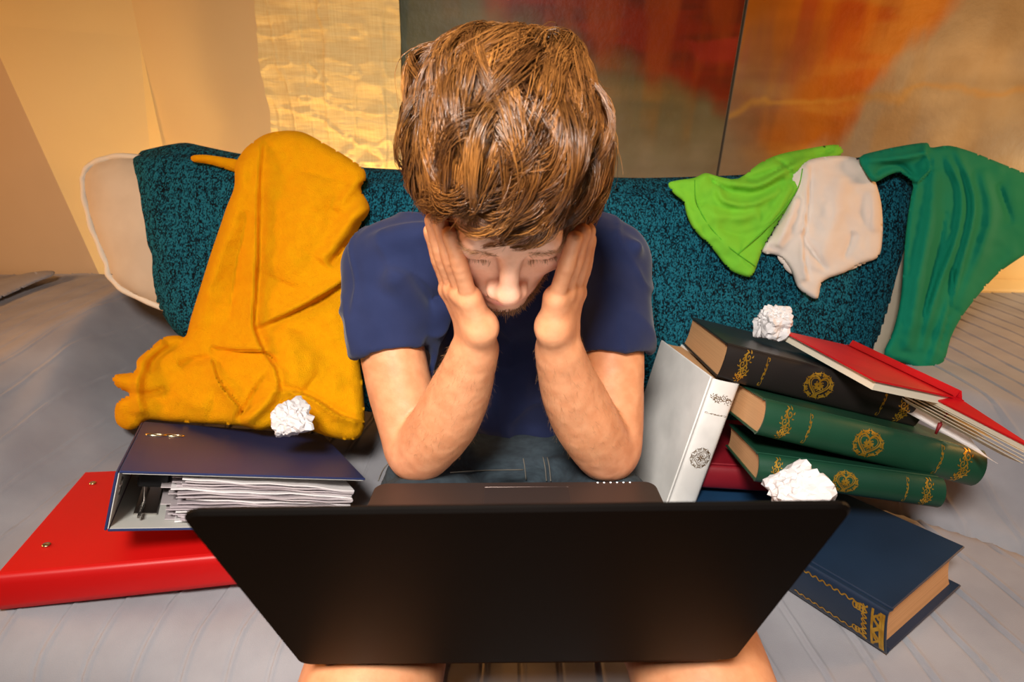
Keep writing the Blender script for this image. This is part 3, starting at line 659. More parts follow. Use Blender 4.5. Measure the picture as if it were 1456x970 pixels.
def book(label, org, Rm, dims, m, foil='gold', bulge=.006, orns='std', t=.003, group=None, tt=1, name='hardback_book', over=.004, pm='pages'):
    L, W, T = dims; e = empty(name, org, label, 'book', group, Rm)
    B = lambda: MB()
    b = B().box((0, .010, T-t), (L, W, T), b=.0012); b.build('front_board', M[m], e, world=False)
    b = B().box((0, .010, 0), (L, W, t), b=.0012); b.build('back_board', M[m], e, world=False)
    # spine with hinge grooves
    prof = [(.0115, T-.0008), (.0085, T-.0018), (.006, T-.0006), (.003, T+.0002)]
    for a in np.linspace(0, 1, 13): z = T*(1-a); prof.append((-bulge*(1-(2*a-1)**2)**.8+(.0012*(2*a-1)**8), z))
    prof += [(.003, -.0002), (.006, .0006), (.0085, .0018), (.0115, .0008)]
    pr = D(prof); inn = pr.copy(); c = D([.02, T/2]); inn = pr+(c-pr)*(.0022/np.linalg.norm(c-pr, axis=1))[:, None]
    G = [[(x, p[0], p[1]) for p in pr] for x in (0, L)]; H = [[(x, p[0], p[1]) for p in inn] for x in (0, L)]
    b = B(); b.grid(G); b.grid(H, True); b.grid([G[0], H[0]], True); b.grid([G[1], H[1]]); b.build('spine', M[m], e, True, False)
    # page block: concave fore edge, rounded back
    zs = np.linspace(t, T-t, 9); q = (zs-t)/(T-2*t)*2-1
    fe = W-over-.004*(1-q*q)*1.6; bk = -bulge*.6*(1-q*q)+.004
    P0 = [[(x, y_, z_) for (y_, z_) in list(zip(bk, zs))+list(zip(fe, zs))[::-1]] for x in (over, L-over)]
    n = len(P0[0]); V = P0[0]+P0[1]; f = [[i, (i+1) % n, n+(i+1) % n, n+i] for i in range(n)]
    for o_ in (0, n): f += [[o_+i, o_+i+1, o_+n-2-i, o_+n-1-i] if o_ == 0 else [o_+n-1-i, o_+n-2-i, o_+i+1, o_+i] for i in range(n//2-1)]
    mesh('page_block', V, f, M[pm], e, False, False)
    def fm(u, v, h):
        a = 1-np.clip(v, 0, T)/T; y = -bulge*(1-(2*a-1)**2)**.8+(.0012*(2*a-1)**8); return np.stack([u, y-h, v], -1)
    def put(st, u, wu, hv, v=.5, wm=1.25, nm='foil_ornament'):
        V, Fc = ribbon(st, fm, wu, hv, u*L, v*T, .0005, wm); mesh(nm, V, Fc, M[foil], e, False, False)
    if orns == 'std':
        put(orn_scroll(), .10, T*.55, T*.86); put(orn_flour(), .205, T*.42, T*.86); put(orn_crest(), .475, T*.92, T*.90)
        put(orn_flour(), .80, T*.42, T*.86); put(orn_scroll(), .905, T*.55, T*.86)
    if orns == 'white':
        R90 = lambda st: [(np.asarray(q)[:, ::-1]*D([1, -1]), w_) for q, w_ in st]
        put(orn_scroll(), .105, T*.55, T*.80, wm=.95); put(orn_flour(), .20, T*.30, T*.86, wm=.95); put(orn_crest(True), .475, T*.95, T*.92, wm=.7)
    if orns == 'navy':
        u = lambda x: x/L
        for x, w_ in ((.906, 1), (.962, 1), (.980, 1)):
            s_ = [(np.stack([np.zeros(8), np.linspace(-.5, .5, 8)], -1), np.full(8, 1.))]; V, Fc = ribbon(s_, fm, .0030, T*.84, x*L, T*.5, .0005, 1); mesh('foil_line', V, Fc, M[foil], e, False, False)
        t_ = np.linspace(-.5, .5, 26); put([(np.stack([.16*np.sin(t_*16), t_], -1), .10+.10*np.cos(t_*3)**2), dab((.15, .3), 2.4, .25, .15), dab((-.12, -.2), -1.0, .25, .15), dab((.1, .05), .5, .2, .12)], .934, T*.30, T*.78, wm=1.1)
        w0, w1 = .30, .86
        tl = np.linspace(0, 1, 110); st = []
        for v_ in (.16, .84): st.append((np.stack([w0+(w1-w0)*tl, v_+.028*np.sin(tl*62)], -1), np.full(110, .022+0*tl)))
        V, Fc = ribbon(st, fm, L, T, 0, 0, .0005, 1.3); mesh('foil_border', V, Fc, M[foil], e, False, False)
        st = [(np.stack([w1-.004+.012*np.sin(tl*40), .10+.8*tl], -1), np.full(110, .026)), (np.stack([w1-.018+.006*np.cos(tl*40), .10+.8*tl], -1), np.full(110, .02))]
        for v_, d_ in ((.22, 1), (.78, -1)):
            for k in range(3): a = np.linspace(0, 2*np.pi, 16); st.append((np.stack([w1-.03-.022*k+.016*np.cos(a), v_+d_*.0+.07*np.sin(a)], -1), np.full(16, .022)))
        V, Fc = ribbon(st, fm, L, T, 0, 0, .0006, 1.2); mesh('foil_border', V, Fc, M[foil], e, False, False)
    return e
pe = lambda p, s: C0+(D(p)-C0)*s
book('black leather-bound book with gold ornaments, top of the stack under the paper ball', pe([.2859, .6607, .6965], 1.12), rot([-.1607, .1962, -.0966]), (.314, .224, .056), 'bk_black', group='ornate leather-bound books')
book('upper of the two green books with gold ornaments, directly under the black book', pe([.3206, .5907, .6503], 1.1), rot([-.2618, .1712, -.1182]), (.308, .22, .0528), 'bk_green', group='ornate leather-bound books', bulge=.012)
book('lower of the two green books with gold ornaments, partly behind a paper ball', pe([.4117, .7272, .4729], .86), rot([-.2852, .0223, -.1637]), (.241, .172, .0413), 'bk_green2', group='ornate leather-bound books', bulge=.010)
# white book on end
Mb = rot([-.1607, .1962, -.0966]); wo = pe([.2859, .6607, .6965], 1.12)+Mb@D([-.005, -.004, -.0015]); ya_ = nrm(pY(943, 479, .955)-wo); ya_ = nrm(ya_-Mb[:, 2]*(ya_@Mb[:, 2])); xa_ = -Mb[:, 2]; za_ = np.cross(xa_, ya_)
book('white book with bronze ornaments standing on end beside the man', wo, np.stack([xa_, ya_, za_], 1), (.28, .225, .045), 'bk_white', 'bronze', group='ornate leather-bound books', bulge=.003, orns='white')
Rn = rot([.153, -.168, -1.0779]); on = D([.3723, .6885, .3609])+Rn@D([.072, 0, 0])
book('navy book with gold spine border lying alone at the right seat edge', on, Rn, (.178, .18, .07), 'bk_navy', group='ornate leather-bound books', bulge=.003, orns='navy', over=.010)
book('dark red book seen only between the white book and the lower green book', (.315, .735, .452), rot([-.12, 0, -.05]), (.19, .2, .042), 'bk_darkred', orns='', group=None)
book('blue book lying at the bottom of the stack behind the laptop corner', (.290, .645, .400), rot([-.12, .0, .02]), (.20, .24, .046), 'bk_blue', orns='', group=None)

# open red book
e = empty('open_book', (.60, .78, .66), 'open red book lying face down and tented across the black book', 'book')
S = .95; CA = [pe(p, S) for p in ([.634, .907, .648], [.663, .70, .658], [.523, .682, .691], [.494, .89, .681])]   # spine far, spine near, outer near, outer far
Cn, Dn = CA[1], CA[0]; best = min((abs(np.linalg.norm(pY(1476, 640, y)-Cn)-.135), y) for y in np.linspace(.5, .9, 401)); ro = pY(1476, 640, best[1])-Cn
lo_ = CA[2]-Cn; ax = nrm(Cn-Dn); Ln = np.linalg.norm(Cn-Dn)
def slab(name, o, u, v, n, th, m, um=(0, 1), vm=(0, 1), off=0, bend=0, nu=2, nv=8, bevel=0):
    us = np.linspace(um[0], um[1], nu); vs = np.linspace(vm[0], vm[1], nv); T_, B_ = [], []
    for a in us: T_.append([o+u*a+v*c+n*(off+bend*np.sin(np.pi*c)) for c in vs]); B_.append([o+u*a+v*c+n*(off-th+bend*np.sin(np.pi*c)) for c in vs])
    T_, B_ = D(T_), D(B_); b = MB(); b.grid(T_); b.grid(B_, True)
    b.grid(np.stack([T_[0], B_[0]]), True); b.grid(np.stack([T_[-1], B_[-1]])); b.grid(np.stack([T_[:, 0], B_[:, 0]])); b.grid(np.stack([T_[:, -1], B_[:, -1]]), True)
    return b.build(name, m, e)
u = Cn-Dn; nl = nrm(np.cross(lo_, u)); nl = nl*np.sign(nl[2]); nr_ = nrm(np.cross(ro, u)); nr_ = nr_*np.sign(nr_[2])
slab('cover_board', Dn, u, lo_, nl, .0025, M['bk_red'], (-.02, 1.02), (.06, 1.03))
slab('cover_board', Dn, u, ro, nr_, .0025, M['bk_red'], (-.02, 1.02), (.06, 1.03))
slab('page_block', Dn, u, lo_, nl, .013, M['paper_cream'], (.0, 1.0), (.05, .985), -.0026)
slab('page_block', Dn, u, ro, nr_, .008, M['paper_cream'], (.0, 1.0), (.05, .985), -.0026, -.002)
# loose fanned leaves on the right half
for k in range(4): slab('page', Dn, u, ro*(.99-.01*k)+lo_*.015*k, nr_, .0012, M['paper_cream'], (.0, 1.), (.06, .97), -.0118-.0042*k, -.004-.003*k, 2, 12)
slab('page', Dn, u, ro*.72+D([0, 0, -.035]), nr_, .0006, M['paper'], (.0, 1.), (.02, .98), -.012, -.016, 2, 14)
b = MB(); rs = [Dn-u*.02, Cn+u*.02]; mid = nrm(nl+nr_); G = []
for p_ in rs: G.append([p_+lo_*.075+nl*.0015, p_+lo_*.045-nl*.001, p_+lo_*.03+mid*.004, p_+mid*.011+lo_*.005, p_+mid*.011+ro*.01, p_+ro*.04+mid*.004, p_+ro*.055-nr_*.001, p_+ro*.08+nr_*.0015])
G = D(G); b.grid(G, True); b.grid(G-mid*.003); b.grid(np.stack([G[0], G[0]-mid*.003])); b.grid(np.stack([G[1], G[1]-mid*.003]), True); b.build('spine', M['bk_red'], e)
c0 = Cn+u*.01; b = MB(); b.tube(crom([c0+mid*.004, c0+u*.03-mid*.008, c0+u*.03+lo_*.09-mid*.022, c0+u*.02+lo_*.12-mid*.045], 6), .0014, 6); b.tube([c0+u*.02+lo_*.12-mid*.043, c0+u*.02+lo_*.13-mid*.06], [.0028, .0016], 8); b.build('ribbon_marker', M['ribbon'], e, True)

# ------------------------------------------------------------------ binders
Rr = rot([-.119, .1328, .3116]); orr = pe([-.6957, .5198, .3778], .95); L, W, T = .33, .272, .053
e = empty('binder', orr, 'closed red ring binder with two rivets lying under the blue binder', 'binder', None, Rr)
MB().box((0, 0, T-.003), (L, W, T), b=.0012).build('top_cover', M['red_plastic'], e, world=False)
MB().box((0, 0, 0), (L, W, .003), b=.0012).build('bottom_cover', M['red_plastic'], e, world=False)
b = MB(); G = [[(x, y_, z_) for y_, z_ in [(.003, T+.0006), (0, T+.0004), (-.003, T-.004), (-.0042, T-.012), (-.0045, T/2), (-.0042, .012), (-.003, .003), (.002, -.0004)]] for x in (-.0005, L+.0005)]
G = D(G); b.grid(G); b.grid(G+D([0, .003, 0]), True); b.grid(np.stack([G[0], G[0]+D([0, .003, 0])]), True); b.grid(np.stack([G[1], G[1]+D([0, .003, 0])])); b.build('spine', M['red_plastic'], e, True, False)
for k in range(5): MB().box((.012, .01, .005+k*.0088), (L-.008, W-.012, .0125+k*.0088)).build('sheet', M['paper'], e, world=False)
def localhit(Rm, o, px, py, z): # pixel -> local xy on plane local z
    r = ray(px, py)@Rm; c = (C0-o)@Rm; t_ = (z-c[2])/r[2]; return c+r*t_
for (px, py) in ((132, 688), (66, 776)):
    q = localhit(Rr, orr, px, py, T); MB().disc(q, (0, 0, 1), .0052, .0028, 24).build('rivet', M['brass'], e, True, False)
Rb = rot([-.319, .3302, .4548]); ob = pe([-.4575, .4703, .5705], 1.12); L, W, T = .321, .345, .079
e = empty('binder', ob, 'dark blue lever arch binder filled with plastic sleeves, on the red binder', 'binder', None, Rb)
MB().box((-.002, 0, T-.0032), (L, W, T), b=.001).build('top_cover', M['blue_plastic'], e, world=False)
MB().box((-.002, 0, 0), (L, W, .0032), b=.001).build('bottom_cover', M['blue_plastic'], e, world=False)
MB().box((-.0058, 0, .0015), (-.0026, W, T-.0015), b=.001).build('spine', M['blue_plastic'], e, world=False)
MB().box((-.0026, .0015, .0033), (-.0014, W-.002, T-.0034)).build('spine_lining', M['binder_in'], e, world=False)
MB().box((0, .0015, .0033), (L-.003, W-.002, .0042)).build('lining', M['binder_in'], e, world=False)
MB().box((.002, .0015, T-.0042), (L-.003, W-.002, T-.0033)).build('lining', M['binder_in'], e, world=False)
n_s = 17
for k in range(n_s):
    z0 = .0046+k*(T-.014)/n_s; x0 = .064+.010*rng.random()+.006*np.sin(k*.9); y0 = .006+.012*rng.random(); b = MB(); G1 = []
    xs_ = np.linspace(0, 1, 14); wv = .0010*np.sin(xs_*9+k*1.7)+.0008*np.sin(xs_*23+k); drop = -(xs_**1.5)*.012*(k/n_s)
    top_ = [[(x0+(L-.012-x0)*a, yy, z0+.0026+wv[i]+drop[i]) for i, a in enumerate(xs_)] for yy in (y0, W-.02)]
    bot_ = [[(p[0], p[1], p[2]-.0020) for p in r_] for r_ in top_]
    b.grid(top_, True); b.grid(bot_); b.grid([top_[0], bot_[0]]); b.grid([top_[1], bot_[1]], True); b.grid([[r_[0] for r_ in top_], [r_[0] for r_ in bot_]], True); b.grid([[r_[-1] for r_ in top_], [r_[-1] for r_ in bot_]])
    b.build('sheet', M['plastic_sleeve'] if k % 4 else M['paper'], e, True, False)
    if k % 2 == 0: MB().box((x0-.012, y0+.012, z0+.0005), (x0+.004, W-.04, z0+.0016)).build('sleeve_strip', M['plastic_sleeve'], e, world=False)
rm = MB().box((.020, .05, .0043), (.048, W-.06, .0075), b=.0008)
rm.build('mechanism_plate', M['steel'], e, world=False)
for y_ in (.085, .165): MB().tube(crom([(.030, y_, .006), (.026, y_, .04), (.032, y_, .062), (.052, y_, .068), (.072, y_, .055), (.074, y_, .006)], 6), .0019, 8).build('ring', M['steel'], e, True, False)
MB().box((.026, .02, .010), (.030, .10, .014), b=.0008).build('lever', M['steel'], e, world=False)
MB().box((.018, .045, .045), (.056, .075, .066), b=.003).build('clamp', M['bezel'], e, world=False)
for (px, py) in ((222, 619), (248, 620)):
    q = localhit(Rb, ob, px, py, T); a = np.linspace(0, 2*np.pi, 28, endpoint=False)
    MB().tube(np.stack([q[0]+.0145*np.cos(a), q[1]+.0065*np.sin(a), 0*a+T+.0006], -1), .0013, 6, True).build('ring_slot', M['brass'], e, True, False)
a = np.linspace(0, 2*np.pi, 28, endpoint=False)
MB().tube(np.stack([0*a-.0012, .055+.011*np.cos(a), T*.56+.011*np.sin(a)], -1), .0016, 6, True).build('finger_ring', M['steel'], e, True, False)

# ------------------------------------------------------------------ paper balls
def ball(loc, r, label, sd, sq=(1, 1, 1)):
    import bmesh
    bm = bmesh.new(); bmesh.ops.create_icosphere(bm, subdivisions=4, radius=1)
    V = D([v.co[:] for v in bm.verts]); Fc = [[v.index for v in f.verts] for f in bm.faces]; bm.free()
    g = np.random.default_rng(sd); rr = np.full(len(V), 1.0)
    for n_, amp in ((7, .20), (12, .11), (22, .06)):
        for _ in range(n_):
            n0 = nrm(g.normal(size=3)); c = g.uniform(-.5, .7); d = V@n0-c; s_ = g.uniform(.25, .6)
            rr += amp*(np.minimum(np.abs(d)/s_, 1)-.62)*.75
    for _ in range(9):   # flat dents
        n0 = nrm(g.normal(size=3)); lim = g.uniform(.72, .92); h = (V@n0)*rr; rr = np.where(h > lim, rr*lim/np.maximum(h, 1e-6), rr)
    rr *= 1-.17*g.random(len(V))**1.5*(fbm(V*2.5, sd+5, 2) > -.25)
    P = V*rr[:, None]; P += g.normal(0, .028, V.shape); P += .07*fbm(V*3.5, sd, 2)[:, None]*V; P *= D(sq)*r/np.abs(P).max()*1.12
    o = mesh('paper_ball', P, Fc, M['paper'], None, False); o.location = loc
    return tag(o, label, 'paper ball', 'crumpled paper balls')
# resting points: middle of each ball in the photograph, at the distance of what carries it
ball(pY(410, 598, .735), .044, 'crumpled white paper ball on the blue binder against the yellow towel', 3)
ball(pY(1100, 456, .86), .0345, 'crumpled white paper ball on top of the black book', 14, (1, 1, .95))
ball(pY(1137, 699, .585), .054, 'crumpled white paper ball behind the right corner of the laptop', 23, (1.05, .8, .85))

# ------------------------------------------------------------------ laptop
def cray(px, py, dep): return C0+ray(px, py)*dep
TL, TR, BL, BR = cray(273, 727, .2945), cray(1241, 725, .2945), cray(427, 949, .461), cray(1046, 936, .461)
X_ = nrm((TR-TL)+(BR-BL)); tm, bm_ = (TL+TR)/2, (BL+BR)/2; U_ = tm-bm_; U_ = U_-X_*(U_@X_); HL = np.linalg.norm(U_); U_ /= HL; N_ = np.cross(X_, U_)
WL = (np.linalg.norm(TR-TL)+np.linalg.norm(BR-BL))/2
lap = empty('laptop', bm_, 'open black laptop resting on the man\'s knees, lid back towards the camera', 'laptop')
def rslab(o, X, Yv, Nn, w_, h_, r, t, bev=.0012):
    """rounded slab centred in X on o, rising along Yv, thickness along Nn"""
    out = []
    for cx, cy, a0 in ((w_/2-r, r, -np.pi/2), (w_/2-r, h_-r, 0), (-w_/2+r, h_-r, np.pi/2), (-w_/2+r, r, np.pi)):
        for a in np.linspace(a0, a0+np.pi/2, 7): out.append((cx+r*np.cos(a), cy+r*np.sin(a)))
    out = D(out); c = D([0, h_/2]); ins = out-np.sign(out-c)*bev
    rings = [(ins, 0), (out, bev), (out, t-bev), (ins, t)]; n = len(out); V = np.vstack([o+p[:, :1]*X+p[:, 1:]*Yv+Nn*z_ for p, z_ in rings])
    f = [[i*n+j, i*n+(j+1) % n, (i+1)*n+(j+1) % n, (i+1)*n+j] for i in range(3) for j in range(n)]; f += [list(range(n))[::-1], [3*n+j for j in range(n)]]
    b = MB(); b.add(V, f); return b
rslab(bm_-N_*.0055, X_, U_, N_, WL, HL, .010, .0055, .0018).build('lid', M['black_plastic'], lap)
rslab(bm_-N_*.0064+U_*.012, X_, U_, N_, WL-.012, HL-.018, .006, .0012, .0003).build('bezel', M['bezel'], lap)
rslab(bm_-N_*.0070+U_*.024, X_, U_, N_, WL-.03, HL-.042, .002, .0008, .0002).build('screen', M['screen'], lap)
fl, fr_ = cray(512, 687, .7215), cray(925, 684, .7215); fm_ = (fl+fr_)/2; BX = nrm(fr_-fl); h0 = bm_-N_*.012-U_*.004
BY = fm_-h0; BY = BY-BX*(BY@BX); BLn = np.linalg.norm(BY); BY /= BLn; BN = np.cross(BX, BY)
rslab(h0-BN*.018, BX, BY, BN, WL, BLn, .014, .018, .0016).build('base', M['palmrest'], lap)
MB().tube([h0-BX*WL*.42-BN*.003, h0+BX*WL*.42-BN*.003], .0055, 12).build('hinge', M['bezel'], lap, True)
rslab(h0+BY*.03+BN*.0001, BX, BY, BN, WL-.03, .115, .003, .0006, .0002).build('keyboard_deck', M['bezel'], lap)
kb = MB(); kw = (WL-.04)/15
for r_ in range(6):
    for c in range(15):
        o_ = h0+BX*((c-7)*kw)+BY*(.036+r_*.0178)+BN*.0007; rslab(o_, BX, BY, BN, kw*.86, .0155, .002, .0016, .0005); kb.add(np.vstack(rslab(o_, BX, BY, BN, kw*.86, .0155, .002, .0016, .0005).v), rslab(o_, BX, BY, BN, kw*.86, .0155, .002, .0016, .0005).f)
tag(kb.build('keyboard_keys', M['keys'], lap), kind='stuff')
tc_ = BX*(-.005+.02)
rslab(h0+tc_+BY*(BLn-.085)+BN*.0001, BX, BY, BN, .112, .072, .003, .0005, .0001).build('touchpad', M['touch'], lap)
b = MB()
for s_ in (-1, 1): b.tube([h0+tc_+BX*s_*.056+BY*(BLn-.085)+BN*.0006, h0+tc_+BX*s_*.056+BY*(BLn-.013)+BN*.0003], .0003, 5)
b.tube([h0+tc_-BX*.056+BY*(BLn-.013)+BN*.0006, h0+tc_+BX*.056+BY*(BLn-.013)+BN*.0003], .0003, 5); b.build('touchpad_rim', M['palmrest'], lap)
for k in range(6):
    o_ = h0+BX*(.112+k*.0088)+BY*(BLn-.0035); MB().box((-.0011, -.0007, 0), (.0011, .0007, .0006), np.vstack([np.hstack([np.stack([BX, BY, BN], 1), o_[:, None]]), [0, 0, 0, 1]])).build('status_light', M['led'], lap)
# ------------------------------------------------------------------ the man
man = empty('person', (0, .85, .30), 'young man in a navy T-shirt and denim shorts sitting with his head in his hands', 'person')
pp = lambda x, y, Y: pY(x, y, Y)
pt, yw = math.radians(48), math.radians(6)
Hn = D([math.sin(yw)*math.cos(pt), -math.cos(yw)*math.cos(pt), -math.sin(pt)]); Hs = D([math.cos(yw), math.sin(yw), 0]); Hu = np.cross(Hs, Hn); Hu = Hu*np.sign(Hu[2])
Hc = D([-.010, .538, .966]); HA = np.stack([Hs, Hn, Hu])       # rows: local axes
H = lambda s, n, u: Hc+s*Hs+n*Hn+u*Hu
hl = lambda V: (V-Hc)@HA.T
vol = Vol(Hc-.17, Hc+D([.17, .20, .17]), .0018)
he = lambda c, r: ell(H(*c), r, HA)
vol.add(he((0, -.015, .030), (.076, .095, .088)), .01).add(he((0, .028, -.040), (.060, .064, .076)), .03)
vol.add(ell(H(0, .066, -.098), (.024, .020, .020), HA), .03)
for s in (-1, 1):
    vol.add(cone(H(s*.054, .005, -.062), H(s*.016, .062, -.108), .020, .017), .025)
    vol.add(he((s*.046, .058, -.022), (.022, .018, .020)), .03)
vol.add(cone(H(-.032, .080, .022), H(.032, .080, .022), .013, .013), .02)
for s in (-1, 1): vol.sub(he((s*.031, .094, .002), (.019, .012, .012)), .012)
for s in (-1, 1): vol.add(he((s*.031, .073, .001), (.0165, .0135, .0135)), .004)
vol.add(cone(H(0, .085, .012), H(0, .107, -.029), .0082, .0098), .012).add(he((0, .108, -.033), (.0118, .0108, .0100)), .008)
for s in (-1, 1): vol.add(he((s*.0125, .100, -.039), (.0085, .0105, .0075)), .006)
for s in (-1, 1): vol.sub(he((s*.0068, .106, -.047), (.0042, .006, .0035)), .003)
vol.add(he((0, .080, -.066), (.030, .018, .024)), .018)
vol.add(he((0, .0945, -.0605), (.021, .0055, .0050)), .005).add(he((0, .094, -.0725), (.018, .0065, .0060)), .005)
vol.sub(he((0, .103, -.0665), (.022, .008, .0012)), .0025)
vol.add(he((0, .088, -.092), (.020, .012, .012)), .014)
for s in (-1, 1):
    vol.add(ell(H(s*.078, -.008, -.008), (.007, .018, .030), HA), .006); vol.sub(ell(H(s*.086, -.004, -.006), (.005, .010, .018), HA), .004)
nb = D([0, .775, .905])
vol.chain([H(0, -.030, -.045), (H(0, -.030, -.045)+nb)/2+D([0, 0, .012]), nb], [.056, .055, .060], .02)
V, Q = vol.surf(); V = relax(V, Q, 2, .4); parts = [(V, Q)]; nhead = len(V)
# arms
def fing(vol, pts, r0, r1):
    P = crom([pp(*q) for q in pts], 5); rr = np.linspace(r0, r1, len(P)); n_ = len(P)
    rr = rr*(1+.05*np.cos(np.linspace(0, 1, n_)*4*np.pi)); vol.chain(P, rr, .0008, .005)
def arm(A, hU, hR, W_, K, PP, TT, thumb, sd):
    Pw = [pp(*q[:3]) for q in A]; lo = np.min(Pw+[pp(*q) for q in TT], 0)-.055; hi = np.max(Pw+[pp(*q) for q in TT], 0)+.075
    v = Vol(lo, hi, .0017)
    Pc = crom([list(pp(*q[:3]))+[q[3]] for q in A], 4); v.chain(Pc[:, :3], Pc[:, 3], .012)
    w1 = pp(*W_); U1, R1 = pp(*hU), pp(*hR)
    v.add(cone(w1, U1, .0200, .0146), .012).add(cone(w1, R1, .0185, .0155), .008).add(cone(U1, R1, .0146, .0150), .010).add(cone(U1, Pw[-2], .0146, .0185), .014)
    for k, (a, rr) in enumerate(zip(K, (.0128, .0120, .0118, .0114))):
        t = k/3; hk = U1*(1-t)+R1*t; v.add(cone(hk, pp(*a), .0150, rr), .010)
    for a in range(3): v.add(cone(pp(*K[a]), pp(*K[a+1]), .0095, .0095), .006)
    for k in range(4): fing(v, [K[k], PP[k], TT[k]], (.0092, .0094, .0096, .0094)[k], (.0072, .0076, .0078, .0076)[k])
    fing(v, thumb, .0135, .0095)
    V, Q = v.surf(); return relax(V, Q, 2, .45), Q
LA = [(542, 380, .765, .041), (560, 510, .705, .0440), (586, 612, .660, .0420), (597, 642, .634, .0380), (630, 604, .606, .0400), (653, 560, .583, .0345), (667, 522, .560, .0262), (677, 494, .545, .0215)]
RA = [(874, 380, .765, .041), (870, 510, .705, .0430), (868, 612, .660, .0420), (862, 642, .636, .0380), (836, 604, .610, .0400), (814, 560, .585, .0345), (801, 522, .560, .0262), (794, 494, .545, .0215)]
parts.append(arm(LA, (683, 466, .519), (671, 466, .550), (677, 493, .545),
    [(668, 425, .505), (656, 416, .517), (646, 411, .531), (639, 412, .545)],
    [(654, 378, .486), (641, 368, .498), (630, 364, .512), (625, 369, .527)],
    [(640, 334, .474), (627, 318, .484), (616, 314, .497), (613, 329, .513)], [(676, 468, .556), (672, 440, .582), (668, 405, .592)], 1))
parts.append(arm(RA, (786, 465, .517), (800, 466, .548), (794, 493, .545),
    [(790, 424, .503), (802, 416, .516), (813, 414, .531), (818, 417, .546)],
    [(805, 379, .485), (817, 371, .496), (827, 371, .512), (830, 378, .528)],
    [(817, 340, .474), (828, 330, .484), (835, 329, .499), (837, 341, .514)], [(796, 470, .556), (800, 440, .582), (803, 405, .592)], 2))
v = Vol((-.30, .16, -.005), (.34, 1.03, .98), .0062)
KL, KR = D([-.130, .335, .497]), D([.190, .345, .500])
KR = KR+D([.012, 0, 0])
for s, K_ in ((-1, KL), (1, KR)):
    hp = D([s*.095, .86, .42]); ank = D([K_[0]*1.05, .33, .09])
    v.chain([hp, (hp+K_)/2+D([0, 0, .005]), K_-D([0, -.06, 0]), K_, K_+D([0, .01, -.10]), K_+D([0, .02, -.19]), ank], [.088, .080, .064, .060, .054, .055, .036], .03)
    v.chain([ank-D([0, -.02, .03]), ank+D([0, -.10, -.055]), ank+D([0, -.16, -.065])], [.036, .032, .024], .02)
v.chain([D([0, .88, .46]), D([0, .88, .70]), D([0, .80, .84]), nb], [.11, .105, .06, .052], .04)
v.add(cone((-.12, .79, .82), (.11, .79, .82), .045, .045), .04)
V, Q = v.surf(); parts.append((relax(V, Q, 2), Q))
V = np.vstack([p_[0] for p_ in parts]); off = np.cumsum([0]+[len(p_[0]) for p_ in parts[:-1]]); Q = np.vstack([p_[1]+o_ for p_, o_ in zip(parts, off)])
nv = vnormals(V, Q); V = V+nv*(.0004*fbm(V*60, 71, 2))[:, None]
L_ = hl(V); tint = np.tile(D([.68, .31, .155]), (len(V), 1)); tint *= (1+.06*fbm(V*25, 72, 2))[:, None]
g3 = lambda c, r: np.exp(-(((L_-D(c))/D(r))**2).sum(1))
def tmix(w_, c): tint[:] = tint*(1-w_[:, None])+D(c)*w_[:, None]
ish = np.zeros(len(V)); ish[:nhead] = 1
tmix(ish*.8*sstep((L_[:, 1]-.02)/.03), (.84, .49, .345))
tmix(ish*.2*np.clip(g3((0, .11, -.035), (.02, .02, .016))+g3((-.045, .07, -.02), (.022, .03, .02))+g3((.045, .07, -.02), (.022, .03, .02)), 0, 1), (.85, .36, .27))
tmix(ish*.95*np.clip(g3((0, .100, -.061), (.017, .012, .0045))+g3((0, .100, -.0725), (.015, .012, .0055)), 0, 1), (.72, .25, .23))
tmix(ish*.45*np.clip(g3((0, .095, -.052), (.028, .02, .006))+g3((0, .08, -.098), (.035, .04, .018))+g3((-.035, .05, -.085), (.022, .03, .022))+g3((.035, .05, -.085), (.022, .03, .022)), 0, 1), (.34, .19, .12))
tmix(ish*.3*np.clip(g3((-.031, .08, .012), (.02, .02, .008))+g3((.031, .08, .012), (.02, .02, .008)), 0, 1), (.60, .30, .22))
nd = D([0, 0, 0]);
for c_ in [pp(598, 655, .62), pp(866, 655, .62)]: tmix(.35*np.exp(-(np.linalg.norm(V-c_, axis=1)/.05)**2), (.70, .33, .22))
mesh('body', V, Q, M['skin'], man, attrs={'tint': np.clip(tint, 0, 1)})
bodyV, bodyN = V, nv

# T-shirt
v = Vol((-.30, .62, .40), (.30, 1.06, 1.0), .0036)
SL = [pp(541, 380, .765), pp(550, 470, .722), pp(563, 540, .695)]; SR = [pp(870, 380, .765), pp(872, 470, .722), pp(868, 540, .695)]
for S_ in (SL, SR):
    v.chain(S_, [.0580, .0550, .0550], .02); d_ = nrm(S_[2]-S_[0]); h_ = S_[0]+d_*(np.dot(S_[1]+(S_[2]-S_[1])*.45-S_[0], d_))
    lo = np.minimum(h_, S_[2])-.10; hi = np.maximum(h_, S_[2])+.10
    v.sub(((lambda p, c=h_, n_=d_: -(p-c)@n_), lo, hi), .004)
    v.sub(cone(S_[1], S_[2]+d_*.03, .0500, .0500), .003)
v.add(cone((-.145, .785, .826), (.128, .79, .828), .064, .062), .04).add(ell((0, .870, .76), (.180, .115, .15)), .05)
v.add(ell((0, .87, .60), (.158, .125, .20)), .04).add(cone(nb+D([0, .03, -.05]), nb+D([0, -.012, -.008]), .082, .070), .03).add(ell((0, .765, .80), (.085, .06, .09)), .03)
